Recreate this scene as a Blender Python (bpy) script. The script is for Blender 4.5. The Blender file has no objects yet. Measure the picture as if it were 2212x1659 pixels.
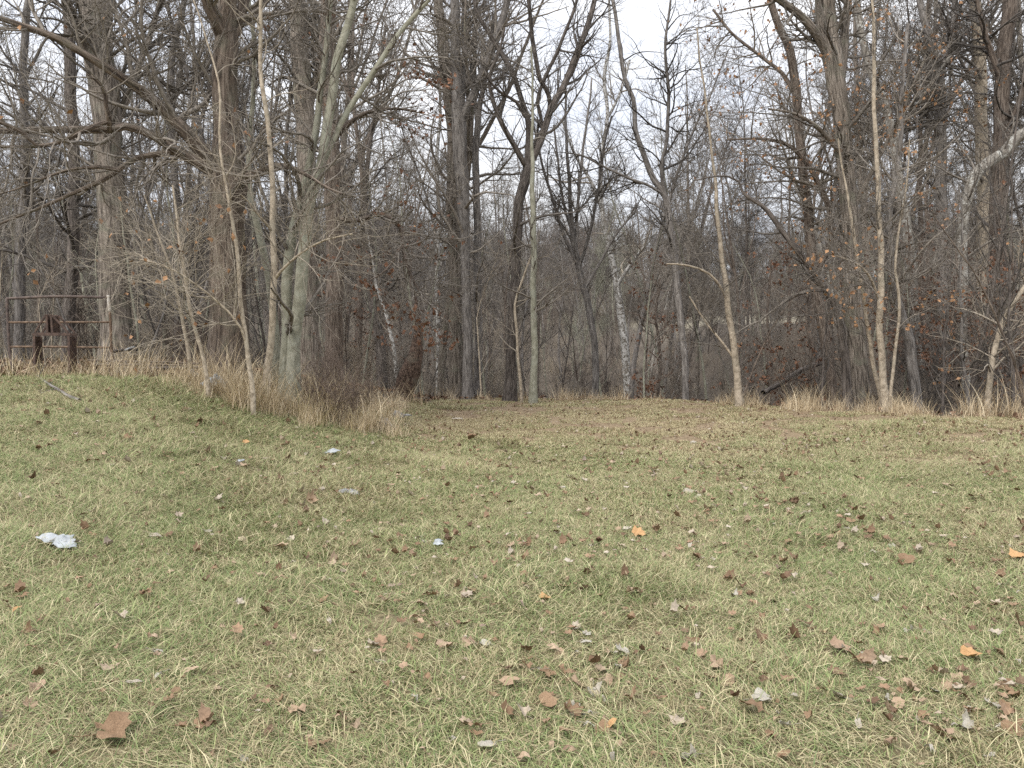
import bpy, math, random
import numpy as np
from mathutils import Vector, noise as mnoise

# ------------------------------------------------------------------ camera, light, exposure
sc = bpy.context.scene
COL = sc.collection
EYE = 1.6
F = 1687.0                      # focal length in reference units (frame 2212 x 1659)
CX, CY, HOR = 1106.0, 829.5, 786.0
PITCH = math.atan((CY - HOR) / F)
cam_d = bpy.data.cameras.new('camera'); cam = bpy.data.objects.new('camera', cam_d); COL.objects.link(cam)
cam.location = (0, 0, EYE); cam.rotation_euler = (math.pi / 2 - PITCH, 0, 0)
cam_d.sensor_width = 36; cam_d.lens = 36 * F / 2212.0
cam_d.clip_start = 0.1; cam_d.clip_end = 3000
sc.camera = cam

SUN_EL, SUN_AZ = math.radians(48), math.radians(215)
world = bpy.data.worlds.new('World'); sc.world = world; world.use_nodes = True
nt = world.node_tree; nt.nodes.clear()
def N(nt, t, **kw):
    n = nt.nodes.new(t)
    for k, v in kw.items():
        if k.startswith('i_'):
            key = k[2:]
            n.inputs[int(key) if key.isdigit() else key].default_value = v
        else: setattr(n, k, v)
    return n
L = lambda nt, a, b: nt.links.new(a, b)
out = N(nt, 'ShaderNodeOutputWorld')
sky = N(nt, 'ShaderNodeTexSky', sky_type='NISHITA', sun_disc=False, sun_elevation=SUN_EL, sun_rotation=SUN_AZ, dust_density=3.0)
bg1 = N(nt, 'ShaderNodeBackground', i_Strength=0.12); L(nt, sky.outputs[0], bg1.inputs[0])
# overcast layer: soft white cloud with faint bluish thinner places
tc = N(nt, 'ShaderNodeTexCoord')
mp = N(nt, 'ShaderNodeMapping'); mp.inputs['Scale'].default_value = (1, 1, 2.6); L(nt, tc.outputs['Generated'], mp.inputs[0])
nz = N(nt, 'ShaderNodeTexNoise', i_Scale=3.2, i_Detail=6.0, i_Roughness=0.55); L(nt, mp.outputs[0], nz.inputs['Vector'])
cr = N(nt, 'ShaderNodeValToRGB'); L(nt, nz.outputs['Fac'], cr.inputs[0])
cr.color_ramp.elements[0].position = 0.36; cr.color_ramp.elements[0].color = (0.68, 0.71, 0.78, 1)
cr.color_ramp.elements[1].position = 0.60; cr.color_ramp.elements[1].color = (0.90, 0.905, 0.92, 1)
sz = N(nt, 'ShaderNodeSeparateXYZ'); L(nt, tc.outputs['Generated'], sz.inputs[0])
zr = N(nt, 'ShaderNodeMapRange', i_1=0.0, i_2=1.0, i_3=.66, i_4=1.45); L(nt, sz.outputs[2], zr.inputs[0])
bg2 = N(nt, 'ShaderNodeBackground'); L(nt, cr.outputs[0], bg2.inputs[0]); L(nt, zr.outputs[0], bg2.inputs[1])
mx = N(nt, 'ShaderNodeMixShader', i_0=0.88); L(nt, bg1.outputs[0], mx.inputs[1]); L(nt, bg2.outputs[0], mx.inputs[2])
L(nt, mx.outputs[0], out.inputs[0])
sun_d = bpy.data.lights.new('sun', 'SUN'); sun = bpy.data.objects.new('sun', sun_d); COL.objects.link(sun)
sun_d.energy = 1.5; sun_d.angle = math.radians(25); sun_d.color = (1.0, 0.96, 0.9)
sd = Vector((math.sin(SUN_AZ) * math.cos(SUN_EL), math.cos(SUN_AZ) * math.cos(SUN_EL), math.sin(SUN_EL)))
sun.rotation_euler = sd.to_track_quat('Z', 'Y').to_euler(); sun.location = (-20, -20, 40)
vs = sc.view_settings
sc.display_settings.display_device = 'sRGB'
vs.view_transform = 'Standard'; vs.look = 'None'; vs.gamma = 1; vs.use_curve_mapping = False
vs.exposure = 0.8
sc.render.engine = 'CYCLES'
cy = sc.cycles
cy.max_bounces = 4; cy.diffuse_bounces = 3; cy.glossy_bounces = 1; cy.transmission_bounces = 2; cy.transparent_max_bounces = 4
cy.caustics_reflective = False; cy.caustics_refractive = False
cy.use_adaptive_sampling = True; cy.adaptive_threshold = 0.015
cy.use_denoising = False
cy.sample_clamp_indirect = 4
sc.render.use_persistent_data = False

rng = np.random.default_rng(7)

# ------------------------------------------------------------------ helpers
def tag(o, label=None, cat=None, group=None, kind=None):
    if label: o['label'] = label
    if cat: o['category'] = cat
    if group: o['group'] = group
    if kind: o['kind'] = kind
    return o
def link(o, parent=None):
    COL.objects.link(o)
    if parent is not None: o.parent = parent
    return o
def empty(name, loc):
    o = bpy.data.objects.new(name, None); o.location = loc; o.empty_display_size = 0.2
    return link(o)

def ray(xd, yd, d):
    """world point at forward distance d seen at reference position (xd, yd)"""
    xc = (xd - CX) / F; yc = (CY - yd) / F
    cp, sp = math.cos(PITCH), math.sin(PITCH)
    v = np.array([xc, cp + yc * sp, -sp + yc * cp])
    v *= d / v[1]
    return np.array([v[0], d, EYE + v[2]])

def sstep(a, b, x):
    t = np.clip((x - a) / (b - a), 0, 1); return t * t * (3 - 2 * t)
def vnoise(x, y, s=1.0, seed=0.0):
    """cheap smooth value noise on arrays"""
    x = np.asarray(x, float) / s + seed * 17.13; y = np.asarray(y, float) / s + seed * 7.77
    xi = np.floor(x).astype(np.int64); yi = np.floor(y).astype(np.int64)
    fx = x - xi; fy = y - yi; fx = fx * fx * (3 - 2 * fx); fy = fy * fy * (3 - 2 * fy)
    def h(a, b):
        n = (a * 374761393 + b * 668265263) & 0x7fffffff
        n = ((n ^ (n >> 13)) * 1274126177) & 0x7fffffff
        return ((n ^ (n >> 16)) & 0xffff) / 65535.0
    return (h(xi, yi) * (1 - fx) + h(xi + 1, yi) * fx) * (1 - fy) + (h(xi, yi + 1) * (1 - fx) + h(xi + 1, yi + 1) * fx) * fy

def crest(x):
    return 21.0 - 8.0 * sstep(2.0, 9.5, x)
def H(x, y):
    x = np.asarray(x, float); y = np.asarray(y, float)
    yc = crest(x)
    up = 0.66 * sstep(-0.02, 1.12, y / yc) * 1.02
    past = np.maximum(y - yc - 0.5, 0)
    drop = np.interp(past, [0, 2, 6, 12, 24, 40, 70, 110, 180, 400], [0, -.35, -1.7, -2.6, -2.6, -.8, 3.4, 7.6, 21, 34])
    drop_r = np.interp(past, [0, 2, 5, 9, 14, 24, 40, 70, 110, 180, 400], [0, -.5, -.4, .7, 1.7, 2.9, 3.6, 5.2, 8.5, 21, 34])
    wr = sstep(5.5, 11.0, x - (y - 15) * 0.15)
    drop_l = np.interp(past, [0, 10, 24, 40, 70, 110, 180, 400], [0, -.6, -1.6, -.6, 3.6, 8.5, 21, 34])
    bank = 1.0 * sstep(1.0, 5.6, -x) * sstep(3.5, 11.5, y)
    wl = sstep(4.5, 9.0, -x - (y - 12) * 0.1)
    dr = drop * (1 - wr) * (1 - wl) + drop_r * wr + drop_l * wl
    h = up + dr + bank * (1 - 0.75 * sstep(14, 24, y) * sstep(-9, -4, x))
    h = h + 0.09 * (vnoise(x, y, 2.3, 1) - .5) * sstep(2, 6, y) + 0.03 * (vnoise(x, y, .55, 2) - .5)
    return h
def woodness(x, y):
    """1 inside the wood, 0 on the lawn"""
    x = np.asarray(x, float); y = np.asarray(y, float)
    wr = sstep(-0.4, 0.6, y - crest(x) - 0.2)
    edge = 11.6 + 9.0 * sstep(-3.2, -1.2, x) + 0.5 * (vnoise(x, y, 1.5, 4) - .5)
    wl = sstep(-0.3, 0.5, y - edge) * (x < -0.6)
    return np.maximum(wr, wl)

def worn(x, y):
    """1 where the lawn is thin and brown with leaves (track end and the worn slope on the right)"""
    x = np.asarray(x, float); y = np.asarray(y, float)
    a = sstep(9.5, 13.5, y + 1.6 * (vnoise(x, y, 1.7, 8) - .5)) * sstep(-2.6, -1.2, x)
    b = np.exp(-(((x - 6.0) / 4.0) ** 2 + ((y - 11.2) / 2.0) ** 2)) * (.5 + .7 * vnoise(x, y, .8, 12))
    return np.clip(np.maximum(a * 1.0, b), 0, 1)

def make_mesh(name, V, quads=None, tris=None, mat=None, attrs=None, smooth=True):
    me = bpy.data.meshes.new(name)
    V = np.ascontiguousarray(V, dtype=np.float32).reshape(-1, 3)
    loops = []; starts = []; tot = 0; 
    if quads is not None and len(quads):
        q = np.asarray(quads, np.int32).reshape(-1, 4); loops.append(q.ravel()); starts.append(np.arange(len(q)) * 4); tot += len(q) * 4
    if tris is not None and len(tris):
        t = np.asarray(tris, np.int32).reshape(-1, 3); loops.append(t.ravel()); starts.append(tot + np.arange(len(t)) * 3)
    me.vertices.add(len(V)); me.vertices.foreach_set('co', V.ravel())
    lo = np.concatenate(loops).astype(np.int32); st = np.concatenate(starts).astype(np.int32)
    me.loops.add(len(lo)); me.loops.foreach_set('vertex_index', lo)
    me.polygons.add(len(st)); me.polygons.foreach_set('loop_start', st)
    if smooth: me.polygons.foreach_set('use_smooth', np.ones(len(st), bool))
    me.update(calc_edges=True)
    if attrs:
        for k, (typ, a) in attrs.items():
            at = me.attributes.new(k, typ, 'POINT')
            at.data.foreach_set('vector' if typ == 'FLOAT_VECTOR' else 'value', np.ascontiguousarray(a, dtype=np.float32).ravel())
    if mat: me.materials.append(mat)
    return me
def obj(name, me, parent=None):
    return link(bpy.data.objects.new(name, me), parent)

# ------------------------------------------------------------------ tubes and branching
def tube_arrays(P, R, m, rough=0.0, seed=0):
    """P (n,k,3) centre lines, R (n,k) radii -> verts, quads, bark coordinates"""
    n, k, _ = P.shape
    T = np.gradient(P, axis=1); T /= np.linalg.norm(T, axis=2, keepdims=True) + 1e-9
    mean = P[:, -1] - P[:, 0]; mean /= np.linalg.norm(mean, axis=1, keepdims=True) + 1e-9
    ref = np.where(np.abs(mean[:, 2:3]) < 0.75, np.array([[0, 0, 1.0]]), np.array([[0.31, 0.95, 0.0]]))
    n1 = np.cross(T, ref[:, None, :]); n1 /= np.linalg.norm(n1, axis=2, keepdims=True) + 1e-9
    n2 = np.cross(T, n1)
    a = np.arange(m) * 2 * math.pi / m
    ca, sa = np.cos(a), np.sin(a)
    RR = R[:, :, None] * np.ones(m)
    if rough > 0:
        r = np.random.default_rng(seed)
        ph = r.random((1, 1, m)) * 6.28
        RR = RR * (1 + rough * (r.random((n, k, m)) - .5) + rough * 0.9 * np.sin(ph + np.arange(k)[None, :, None] * 0.25))
    V = P[:, :, None, :] + RR[..., None] * (ca[None, None, :, None] * n1[:, :, None, :] + sa[None, None, :, None] * n2[:, :, None, :])
    ln = np.concatenate([np.zeros((n, 1)), np.cumsum(np.linalg.norm(np.diff(P, axis=1), axis=2), axis=1)], 1)
    off = np.arange(n) * 3.71
    B = np.stack([RR * ca, RR * sa, (ln + off[:, None])[:, :, None] * np.ones(m)], -1)
    base = (np.arange(n) * k * m)[:, None, None]
    i = np.arange(k - 1)[None, :, None]; j = np.arange(m)[None, None, :]; j2 = (j + 1) % m
    q = np.stack([base + i * m + j, base + i * m + j2, base + (i + 1) * m + j2, base + (i + 1) * m + j], -1)
    return V.reshape(-1, 3), q.reshape(-1, 4), B.reshape(-1, 3)
def tubes_mesh(name, sets, mat):
    Vs, Qs, Bs = [], [], []; o = 0
    for s in sets:
        P, R, m = s[:3]
        if len(P) == 0: continue
        rough = s[3] if len(s) > 3 else 0
        V, q, b = tube_arrays(P, R, m, rough, len(Vs))
        Vs.append(V); Qs.append(q + o); Bs.append(b); o += len(V)
    return make_mesh(name, np.concatenate(Vs), np.concatenate(Qs), mat=mat, attrs={'bark_co': ('FLOAT_VECTOR', np.concatenate(Bs))})

def unit(v): return v / (np.linalg.norm(v, axis=-1, keepdims=True) + 1e-9)
def spawn(r, P, R, n, t0, t1, ln, ang, k, wander=.18, trop=.05, rf=.5, rmax=9, rmin=.003, decay=.5, weights=None):
    """n children on the branches P,R"""
    if len(P) == 0 or n == 0: return np.zeros((0, k, 3)), np.zeros((0, k))
    kk = P.shape[1]
    le = np.linalg.norm(np.diff(P, axis=1), axis=2).sum(1)
    w = le if weights is None else le * weights
    pi = r.choice(len(P), n, p=w / w.sum())
    t = t0 + (t1 - t0) * r.random(n)
    f = t * (kk - 1.001); i = f.astype(int); fr = (f - i)[:, None]
    p = P[pi, i] * (1 - fr) + P[pi, i + 1] * fr
    T = unit(P[pi, i + 1] - P[pi, i])
    rp = R[pi, i]
    rv = r.normal(size=(n, 3)); perp = unit(rv - (rv * T).sum(1, keepdims=True) * T)
    a = np.radians(ang[0] + (ang[1] - ang[0]) * r.random(n))[:, None]
    d = np.cos(a) * T + np.sin(a) * perp
    length = (ln[0] + (ln[1] - ln[0]) * r.random(n)) * (1 - decay * (t - t0) / max(t1 - t0, 1e-3))
    r0 = np.clip(rp * rf * (0.7 + .6 * r.random(n)), rmin, np.minimum(rmax, length * 0.022 + .001))
    r0 = np.minimum(r0, rp * .9)
    out = np.zeros((n, k, 3)); out[:, 0] = p
    st = (length / (k - 1))[:, None]
    bend = r.normal(size=(n, 3)) * wander * .5
    for q in range(1, k):
        d = unit(d + r.normal(size=(n, 3)) * wander + bend + np.array([0, 0, trop]))
        out[:, q] = out[:, q - 1] + d * st
    s = np.linspace(0, 1, k)[None, :]
    RR = np.maximum(r0[:, None] * (1 - .78 * s), rmin * (1 - .45 * s))
    return out, RR

def catmull(pts, k):
    pts = np.asarray(pts, float)
    q = np.vstack([2 * pts[0] - pts[1], pts, 2 * pts[-1] - pts[-2]])
    n = len(pts) - 1
    seg = np.linalg.norm(np.diff(pts[:, :3], axis=0), axis=1); cum = np.concatenate([[0], np.cumsum(seg)])
    u = np.linspace(0, cum[-1], k); out = []
    for x in u:
        i = min(int(np.searchsorted(cum, x, side='right')) - 1, n - 1); t = (x - cum[i]) / max(seg[i], 1e-6)
        a, b, c, d = q[i], q[i + 1], q[i + 2], q[i + 3]
        out.append(.5 * ((2 * b) + (-a + c) * t + (2 * a - 5 * b + 4 * c - d) * t * t + (-a + 3 * b - 3 * c + d) * t ** 3))
    return np.array(out)

# ------------------------------------------------------------------ materials
def new_mat(name):
    m = bpy.data.materials.new(name); m.use_nodes = True
    nt = m.node_tree; nt.nodes.clear()
    o = N(nt, 'ShaderNodeOutputMaterial'); b = N(nt, 'ShaderNodeBsdfPrincipled', i_Roughness=.85)
    b.inputs['Specular IOR Level'].default_value = .25
    L(nt, b.outputs[0], o.inputs[0])
    return m, nt, b
def ramp(nt, fac, stops):
    r = N(nt, 'ShaderNodeValToRGB'); L(nt, fac, r.inputs[0])
    els = r.color_ramp.elements
    while len(els) < len(stops): els.new(.5)
    for e, (p, c) in zip(els, stops): e.position = p; e.color = (*c, 1)
    return r
def mixc(nt, fac, a, b, mode='MIX'):
    m = N(nt, 'ShaderNodeMix', data_type='RGBA', blend_type=mode)
    if hasattr(fac, 'links'): L(nt, fac, m.inputs[0])
    else: m.inputs[0].default_value = fac
    for s, v in ((m.inputs[6], a), (m.inputs[7], b)):
        if hasattr(v, 'links'): L(nt, v, s)
        else: s.default_value = (*v, 1)
    return m.outputs[2]
def bark(name, dark, mid, light, furrow=22.0, stretch=.12, bump=.6, lichen=None, patch=None, var=.35, gain=1.3):
    dark, mid, light = [tuple(min(c * gain, .8) for c in q) for q in (dark, mid, light)]
    m, nt, b = new_mat(name)
    at = N(nt, 'ShaderNodeAttribute', attribute_name='bark_co')
    mp = N(nt, 'ShaderNodeMapping'); mp.inputs['Scale'].default_value = (1, 1, stretch); L(nt, at.outputs['Vector'], mp.inputs[0])
    n1 = N(nt, 'ShaderNodeTexNoise', i_Scale=furrow, i_Detail=5.0, i_Roughness=.65, i_Distortion=.6); L(nt, mp.outputs[0], n1.inputs['Vector'])
    n2 = N(nt, 'ShaderNodeTexNoise', i_Scale=3.0, i_Detail=4.0); L(nt, at.outputs['Vector'], n2.inputs['Vector'])
    r = ramp(nt, n1.outputs['Fac'], [(.36, dark), (.50, mid), (.66, light)])
    col = r.outputs[0]
    if patch:
        n3 = N(nt, 'ShaderNodeTexNoise', i_Scale=patch[1], i_Detail=3.0, i_Roughness=.6, i_Distortion=1.0); L(nt, at.outputs['Vector'], n3.inputs['Vector'])
        pr = ramp(nt, n3.outputs['Fac'], [(patch[2], (0, 0, 0)), (patch[2] + .06, (1, 1, 1))])
        col = mixc(nt, pr.outputs[0], col, patch[0])
    if lichen:
        lr = ramp(nt, n2.outputs['Fac'], [(.5, (0, 0, 0)), (.66, (.6, .6, .6))])
        col = mixc(nt, lr.outputs[0], col, lichen)
    oi = N(nt, 'ShaderNodeObjectInfo')
    mr = N(nt, 'ShaderNodeMapRange', i_3=1 - var, i_4=1 + var); L(nt, oi.outputs['Random'], mr.inputs[0])
    hs = N(nt, 'ShaderNodeHueSaturation'); L(nt, col, hs.inputs['Color']); L(nt, mr.outputs[0], hs.inputs['Value'])
    L(nt, hs.outputs[0], b.inputs['Base Color'])
    bp = N(nt, 'ShaderNodeBump', i_Strength=bump, i_Distance=.03); L(nt, n1.outputs['Fac'], bp.inputs['Height']); L(nt, bp.outputs[0], b.inputs['Normal'])
    return m
M = {}
M['furrow'] = bark('furrowed_bark', (.035, .029, .024), (.145, .122, .10), (.27, .235, .20), 26, .10, 1.0, lichen=(.20, .20, .15), var=.12)
M['furrow_dark'] = bark('dark_furrowed_bark', (.03, .022, .018), (.115, .090, .071), (.215, .175, .143), 24, .10, 1.0, lichen=(.17, .16, .12), var=.05)
M['brown'] = bark('brown_bark', (.04, .030, .024), (.12, .095, .077), (.21, .175, .145), 30, .12, .8, var=.2)
M['smooth'] = bark('smooth_green_grey_bark', (.15, .145, .11), (.22, .215, .165), (.30, .29, .235), 12, .5, .25, lichen=(.32, .33, .27), var=.1, gain=1.2)
M['tan'] = bark('pale_tan_bark', (.17, .14, .105), (.31, .262, .20), (.42, .36, .285), 14, .8, .25, lichen=(.30, .27, .21), var=.1, gain=1.2)
M['grey'] = bark('grey_bark', (.055, .050, .046), (.135, .122, .112), (.22, .205, .19), 24, .16, .6, var=.3)
M['dark'] = bark('dark_bark', (.03, .025, .022), (.085, .072, .063), (.155, .135, .12), 26, .14, .7, var=.2)
M['white'] = bark('white_peeling_bark', (.26, .25, .23), (.40, .39, .37), (.54, .53, .51), 9, .4, .2, patch=((.13, .115, .095), 7.0, .50), var=.08, gain=1.05)
M['mottled'] = bark('mottled_sycamore_bark', (.16, .14, .12), (.24, .22, .19), (.34, .32, .28), 14, .4, .3, patch=((.46, .455, .42), 6.0, .54), var=.08, gain=1.05)
M['rot'] = bark('rotten_wood', (.02, .014, .011), (.075, .050, .038), (.16, .115, .088), 30, .5, 1.0, lichen=(.20, .18, .14), var=.05)
M['twig'] = bark('twig_bark', (.10, .088, .075), (.19, .168, .143), (.30, .268, .232), 40, .3, .1, var=.35, gain=1)
M['twig_red'] = bark('reddish_twig_bark', (.11, .08, .063), (.20, .15, .12), (.30, .235, .19), 40, .3, .1, var=.25, gain=1)
M['twig_pale'] = bark('pale_twig_bark', (.17, .145, .115), (.29, .25, .20), (.40, .355, .29), 40, .3, .1, var=.3, gain=1)
M['twig_dark'] = bark('dark_twig_bark', (.045, .040, .036), (.10, .089, .079), (.17, .152, .136), 40, .3, .1, var=.3, gain=1)

def leaf_mat(name, stops, rough=.7, trans=.25):
    m, nt, b = new_mat(name); b.inputs['Roughness'].default_value = rough
    at = N(nt, 'ShaderNodeAttribute', attribute_name='rnd')
    oi = N(nt, 'ShaderNodeObjectInfo')
    ad = N(nt, 'ShaderNodeMath', operation='ADD'); L(nt, at.outputs['Fac'], ad.inputs[0]); L(nt, oi.outputs['Random'], ad.inputs[1])
    fr = N(nt, 'ShaderNodeMath', operation='FRACT'); L(nt, ad.outputs[0], fr.inputs[0])
    r = ramp(nt, fr.outputs[0], stops)
    tc = N(nt, 'ShaderNodeTexCoord')
    nz = N(nt, 'ShaderNodeTexNoise', i_Scale=38, i_Detail=4.0, i_Roughness=.6); L(nt, tc.outputs['Object'], nz.inputs['Vector'])
    mr = N(nt, 'ShaderNodeMapRange', i_1=.3, i_2=.7, i_3=.62, i_4=1.3); L(nt, nz.outputs['Fac'], mr.inputs[0])
    hs = N(nt, 'ShaderNodeHueSaturation'); L(nt, r.outputs[0], hs.inputs['Color']); L(nt, mr.outputs[0], hs.inputs['Value'])
    L(nt, hs.outputs[0], b.inputs['Base Color'])
    bp = N(nt, 'ShaderNodeBump', i_Strength=.5, i_Distance=.004); L(nt, nz.outputs['Fac'], bp.inputs['Height']); L(nt, bp.outputs[0], b.inputs['Normal'])
    return m
M['leaf'] = leaf_mat('dry_leaf', [(0, (.13, .08, .05)), (.3, (.24, .155, .095)), (.55, (.30, .20, .13)), (.75, (.36, .28, .20)), (.92, (.42, .37, .30)), (1, (.16, .09, .055))])
M['leaf_brown'] = leaf_mat('brown_leaf', [(0, (.21, .135, .08)), (.5, (.29, .19, .115)), (1, (.15, .095, .06))])
M['leaf_tan'] = leaf_mat('tan_leaf', [(0, (.38, .27, .18)), (.5, (.44, .33, .23)), (1, (.32, .22, .15))])
M['leaf_orange'] = leaf_mat('orange_leaf', [(0, (.48, .29, .14)), (1, (.44, .26, .12))])
M['leaf_pale'] = leaf_mat('pale_leaf', [(0, (.34, .31, .26)), (.5, (.42, .39, .33)), (1, (.38, .33, .26))])
M['leaf_hang'] = leaf_mat('hanging_leaf', [(0, (.30, .165, .085)), (.5, (.38, .22, .115)), (1, (.23, .125, .07))])
M['leaf_hang_dark'] = leaf_mat('rust_leaf', [(0, (.17, .08, .045)), (.5, (.23, .12, .07)), (1, (.13, .07, .045))])
M['litter'] = leaf_mat('woodland_litter', [(0, (.06, .036, .025)), (.4, (.14, .083, .052)), (.75, (.24, .15, .10)), (.95, (.36, .26, .18)), (1, (.09, .055, .035))])

def grass_mat(name, greens, straws, bias, scale=.55):
    m, nt, b = new_mat(name); b.inputs['Roughness'].default_value = .6
    at = N(nt, 'ShaderNodeAttribute', attribute_name='rnd')
    a2 = N(nt, 'ShaderNodeAttribute', attribute_name='tip')
    ge = N(nt, 'ShaderNodeNewGeometry')
    nz = N(nt, 'ShaderNodeTexNoise', i_Scale=scale, i_Detail=5.0, i_Roughness=.6); L(nt, ge.outputs['Position'], nz.inputs['Vector'])
    sx = N(nt, 'ShaderNodeSeparateXYZ'); L(nt, ge.outputs['Position'], sx.inputs[0])
    # the mown crest and the worn track are straw-coloured, the near grass greener
    far = N(nt, 'ShaderNodeMapRange', i_1=8.5, i_2=15.0, i_3=0, i_4=.34); L(nt, sx.outputs[1], far.inputs[0])
    lft = N(nt, 'ShaderNodeMapRange', i_1=-1.5, i_2=-4.0, i_3=1, i_4=0.0); L(nt, sx.outputs[0], lft.inputs[0])
    fm = N(nt, 'ShaderNodeMath', operation='MULTIPLY'); L(nt, far.outputs[0], fm.inputs[0]); L(nt, lft.outputs[0], fm.inputs[1])
    nr = N(nt, 'ShaderNodeMapRange', i_1=.36, i_2=.64, i_3=bias - .17, i_4=bias + .22); L(nt, nz.outputs['Fac'], nr.inputs[0])
    sb = N(nt, 'ShaderNodeMath', operation='SUBTRACT'); L(nt, nr.outputs[0], sb.inputs[0]); L(nt, fm.outputs[0], sb.inputs[1])
    lt = N(nt, 'ShaderNodeMath', operation='LESS_THAN'); L(nt, at.outputs['Fac'], lt.inputs[0]); L(nt, sb.outputs[0], lt.inputs[1])
    m7 = N(nt, 'ShaderNodeMath', operation='MULTIPLY', i_1=7.31); L(nt, at.outputs['Fac'], m7.inputs[0])
    fr = N(nt, 'ShaderNodeMath', operation='FRACT'); L(nt, m7.outputs[0], fr.inputs[0])
    g = ramp(nt, fr.outputs[0], greens); s = ramp(nt, fr.outputs[0], straws)
    col = mixc(nt, lt.outputs[0], s.outputs[0], g.outputs[0])
    col = mixc(nt, a2.outputs['Fac'], col, mixc(nt, .22, col, (.50, .44, .28)))
    L(nt, col, b.inputs['Base Color'])
    return m
M['grass'] = grass_mat('lawn_grass', [(0, (.11, .165, .06)), (.5, (.205, .265, .095)), (1, (.32, .36, .155))],
                       [(0, (.17, .125, .075)), (.3, (.34, .285, .16)), (.7, (.47, .41, .24)), (1, (.60, .54, .34))], .42)
M['dry'] = grass_mat('dry_tall_grass', [(0, (.30, .25, .12)), (1, (.40, .33, .18))],
                     [(0, (.30, .22, .14)), (.4, (.48, .38, .24)), (.75, (.62, .51, .345)), (1, (.74, .64, .46))], .05)

def rust_mat(name, a, b_, c, sc_=14):
    m, nt, b = new_mat(name)
    tc = N(nt, 'ShaderNodeTexCoord')
    n1 = N(nt, 'ShaderNodeTexNoise', i_Scale=sc_, i_Detail=8.0, i_Roughness=.7); L(nt, tc.outputs['Object'], n1.inputs['Vector'])
    r = ramp(nt, n1.outputs['Fac'], [(.35, a), (.52, b_), (.7, c)]); L(nt, r.outputs[0], b.inputs['Base Color'])
    bp = N(nt, 'ShaderNodeBump', i_Strength=.4, i_Distance=.004); L(nt, n1.outputs['Fac'], bp.inputs['Height']); L(nt, bp.outputs[0], b.inputs['Normal'])
    b.inputs['Roughness'].default_value = .75
    return m
M['rust_dark'] = rust_mat('dark_rusty_steel', (.05, .036, .032), (.10, .068, .056), (.17, .11, .082))
M['rust'] = rust_mat('rusty_pipe', (.09, .062, .045), (.19, .13, .09), (.29, .21, .15))
M['pipe_dark'] = rust_mat('dark_pipe', (.07, .055, .05), (.13, .10, .088), (.20, .15, .12))
M['white_paint'] = rust_mat('chipped_white_paint', (.38, .30, .22), (.62, .57, .50), (.75, .72, .68), 20)
M['plastic'] = rust_mat('white_plastic_film', (.28, .30, .31), (.38, .405, .42), (.50, .52, .53), 9)
M['plastic_grey'] = rust_mat('grey_plastic_film', (.18, .18, .18), (.27, .27, .27), (.36, .36, .36), 9)
M['stone'] = rust_mat('pale_stone', (.30, .27, .22), (.42, .38, .32), (.52, .48, .42), 20)

# ------------------------------------------------------------------ ground
def axis(vals):
    out = []
    for a, b, s in vals: out += list(np.arange(a, b, s))
    return np.array(out)
ys = axis([(-40, 0, 4), (0, 2, .4), (2, 24, .16), (24, 50, .8), (50, 150, 4), (150, 900, 30)])
xs = axis([(-500, -100, 40), (-100, -24, 4), (-24, -14, .6), (-14, 14, .2), (14, 24, .6), (24, 100, 4), (100, 520, 40)])
XX, YY = np.meshgrid(xs, ys); ZZ = H(XX, YY)
V = np.stack([XX, YY, ZZ], -1).reshape(-1, 3)
nx, ny = len(xs), len(ys)
i = np.arange(ny - 1)[:, None]; j = np.arange(nx - 1)[None, :]
Q = np.stack([i * nx + j, i * nx + j + 1, (i + 1) * nx + j + 1, (i + 1) * nx + j], -1).reshape(-1, 4)
wd = woodness(XX, YY).ravel()
ff = (sstep(75, 90, YY) * (1 - sstep(112, 128, YY)) * sstep(14, 20, XX) * (1 - sstep(44, 50, XX))).ravel()
m, nt, b = new_mat('ground_soil_and_thatch')
aw = N(nt, 'ShaderNodeAttribute', attribute_name='wood'); af = N(nt, 'ShaderNodeAttribute', attribute_name='field'); ao = N(nt, 'ShaderNodeAttribute', attribute_name='worn')
ge = N(nt, 'ShaderNodeNewGeometry')
n1 = N(nt, 'ShaderNodeTexNoise', i_Scale=18, i_Detail=8.0, i_Roughness=.75); L(nt, ge.outputs['Position'], n1.inputs['Vector'])
n2 = N(nt, 'ShaderNodeTexNoise', i_Scale=.8, i_Detail=4.0); L(nt, ge.outputs['Position'], n2.inputs['Vector'])
lawn = ramp(nt, n1.outputs['Fac'], [(.32, (.09, .07, .04)), (.5, (.22, .185, .105)), (.68, (.38, .32, .19))])
wc = ramp(nt, n1.outputs['Fac'], [(.32, (.10, .07, .045)), (.5, (.25, .185, .115)), (.68, (.40, .31, .20))])
litt = ramp(nt, n1.outputs['Fac'], [(.32, (.04, .033, .026)), (.52, (.10, .080, .060)), (.7, (.18, .145, .11))])
c = mixc(nt, ao.outputs['Fac'], lawn.outputs[0], wc.outputs[0])
c = mixc(nt, aw.outputs['Fac'], c, litt.outputs[0])
c = mixc(nt, af.outputs['Fac'], c, (.21, .185, .135))
L(nt, c, b.inputs['Base Color'])
bp = N(nt, 'ShaderNodeBump', i_Strength=.8, i_Distance=.03); L(nt, n1.outputs['Fac'], bp.inputs['Height']); L(nt, bp.outputs[0], b.inputs['Normal'])
g = obj('ground', make_mesh('ground', V, Q, mat=m, attrs={'wood': ('FLOAT', wd), 'field': ('FLOAT', ff), 'worn': ('FLOAT', worn(XX, YY).ravel())}))
tag(g, 'sloping ground of lawn and woodland floor', None, None, 'structure')

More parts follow.
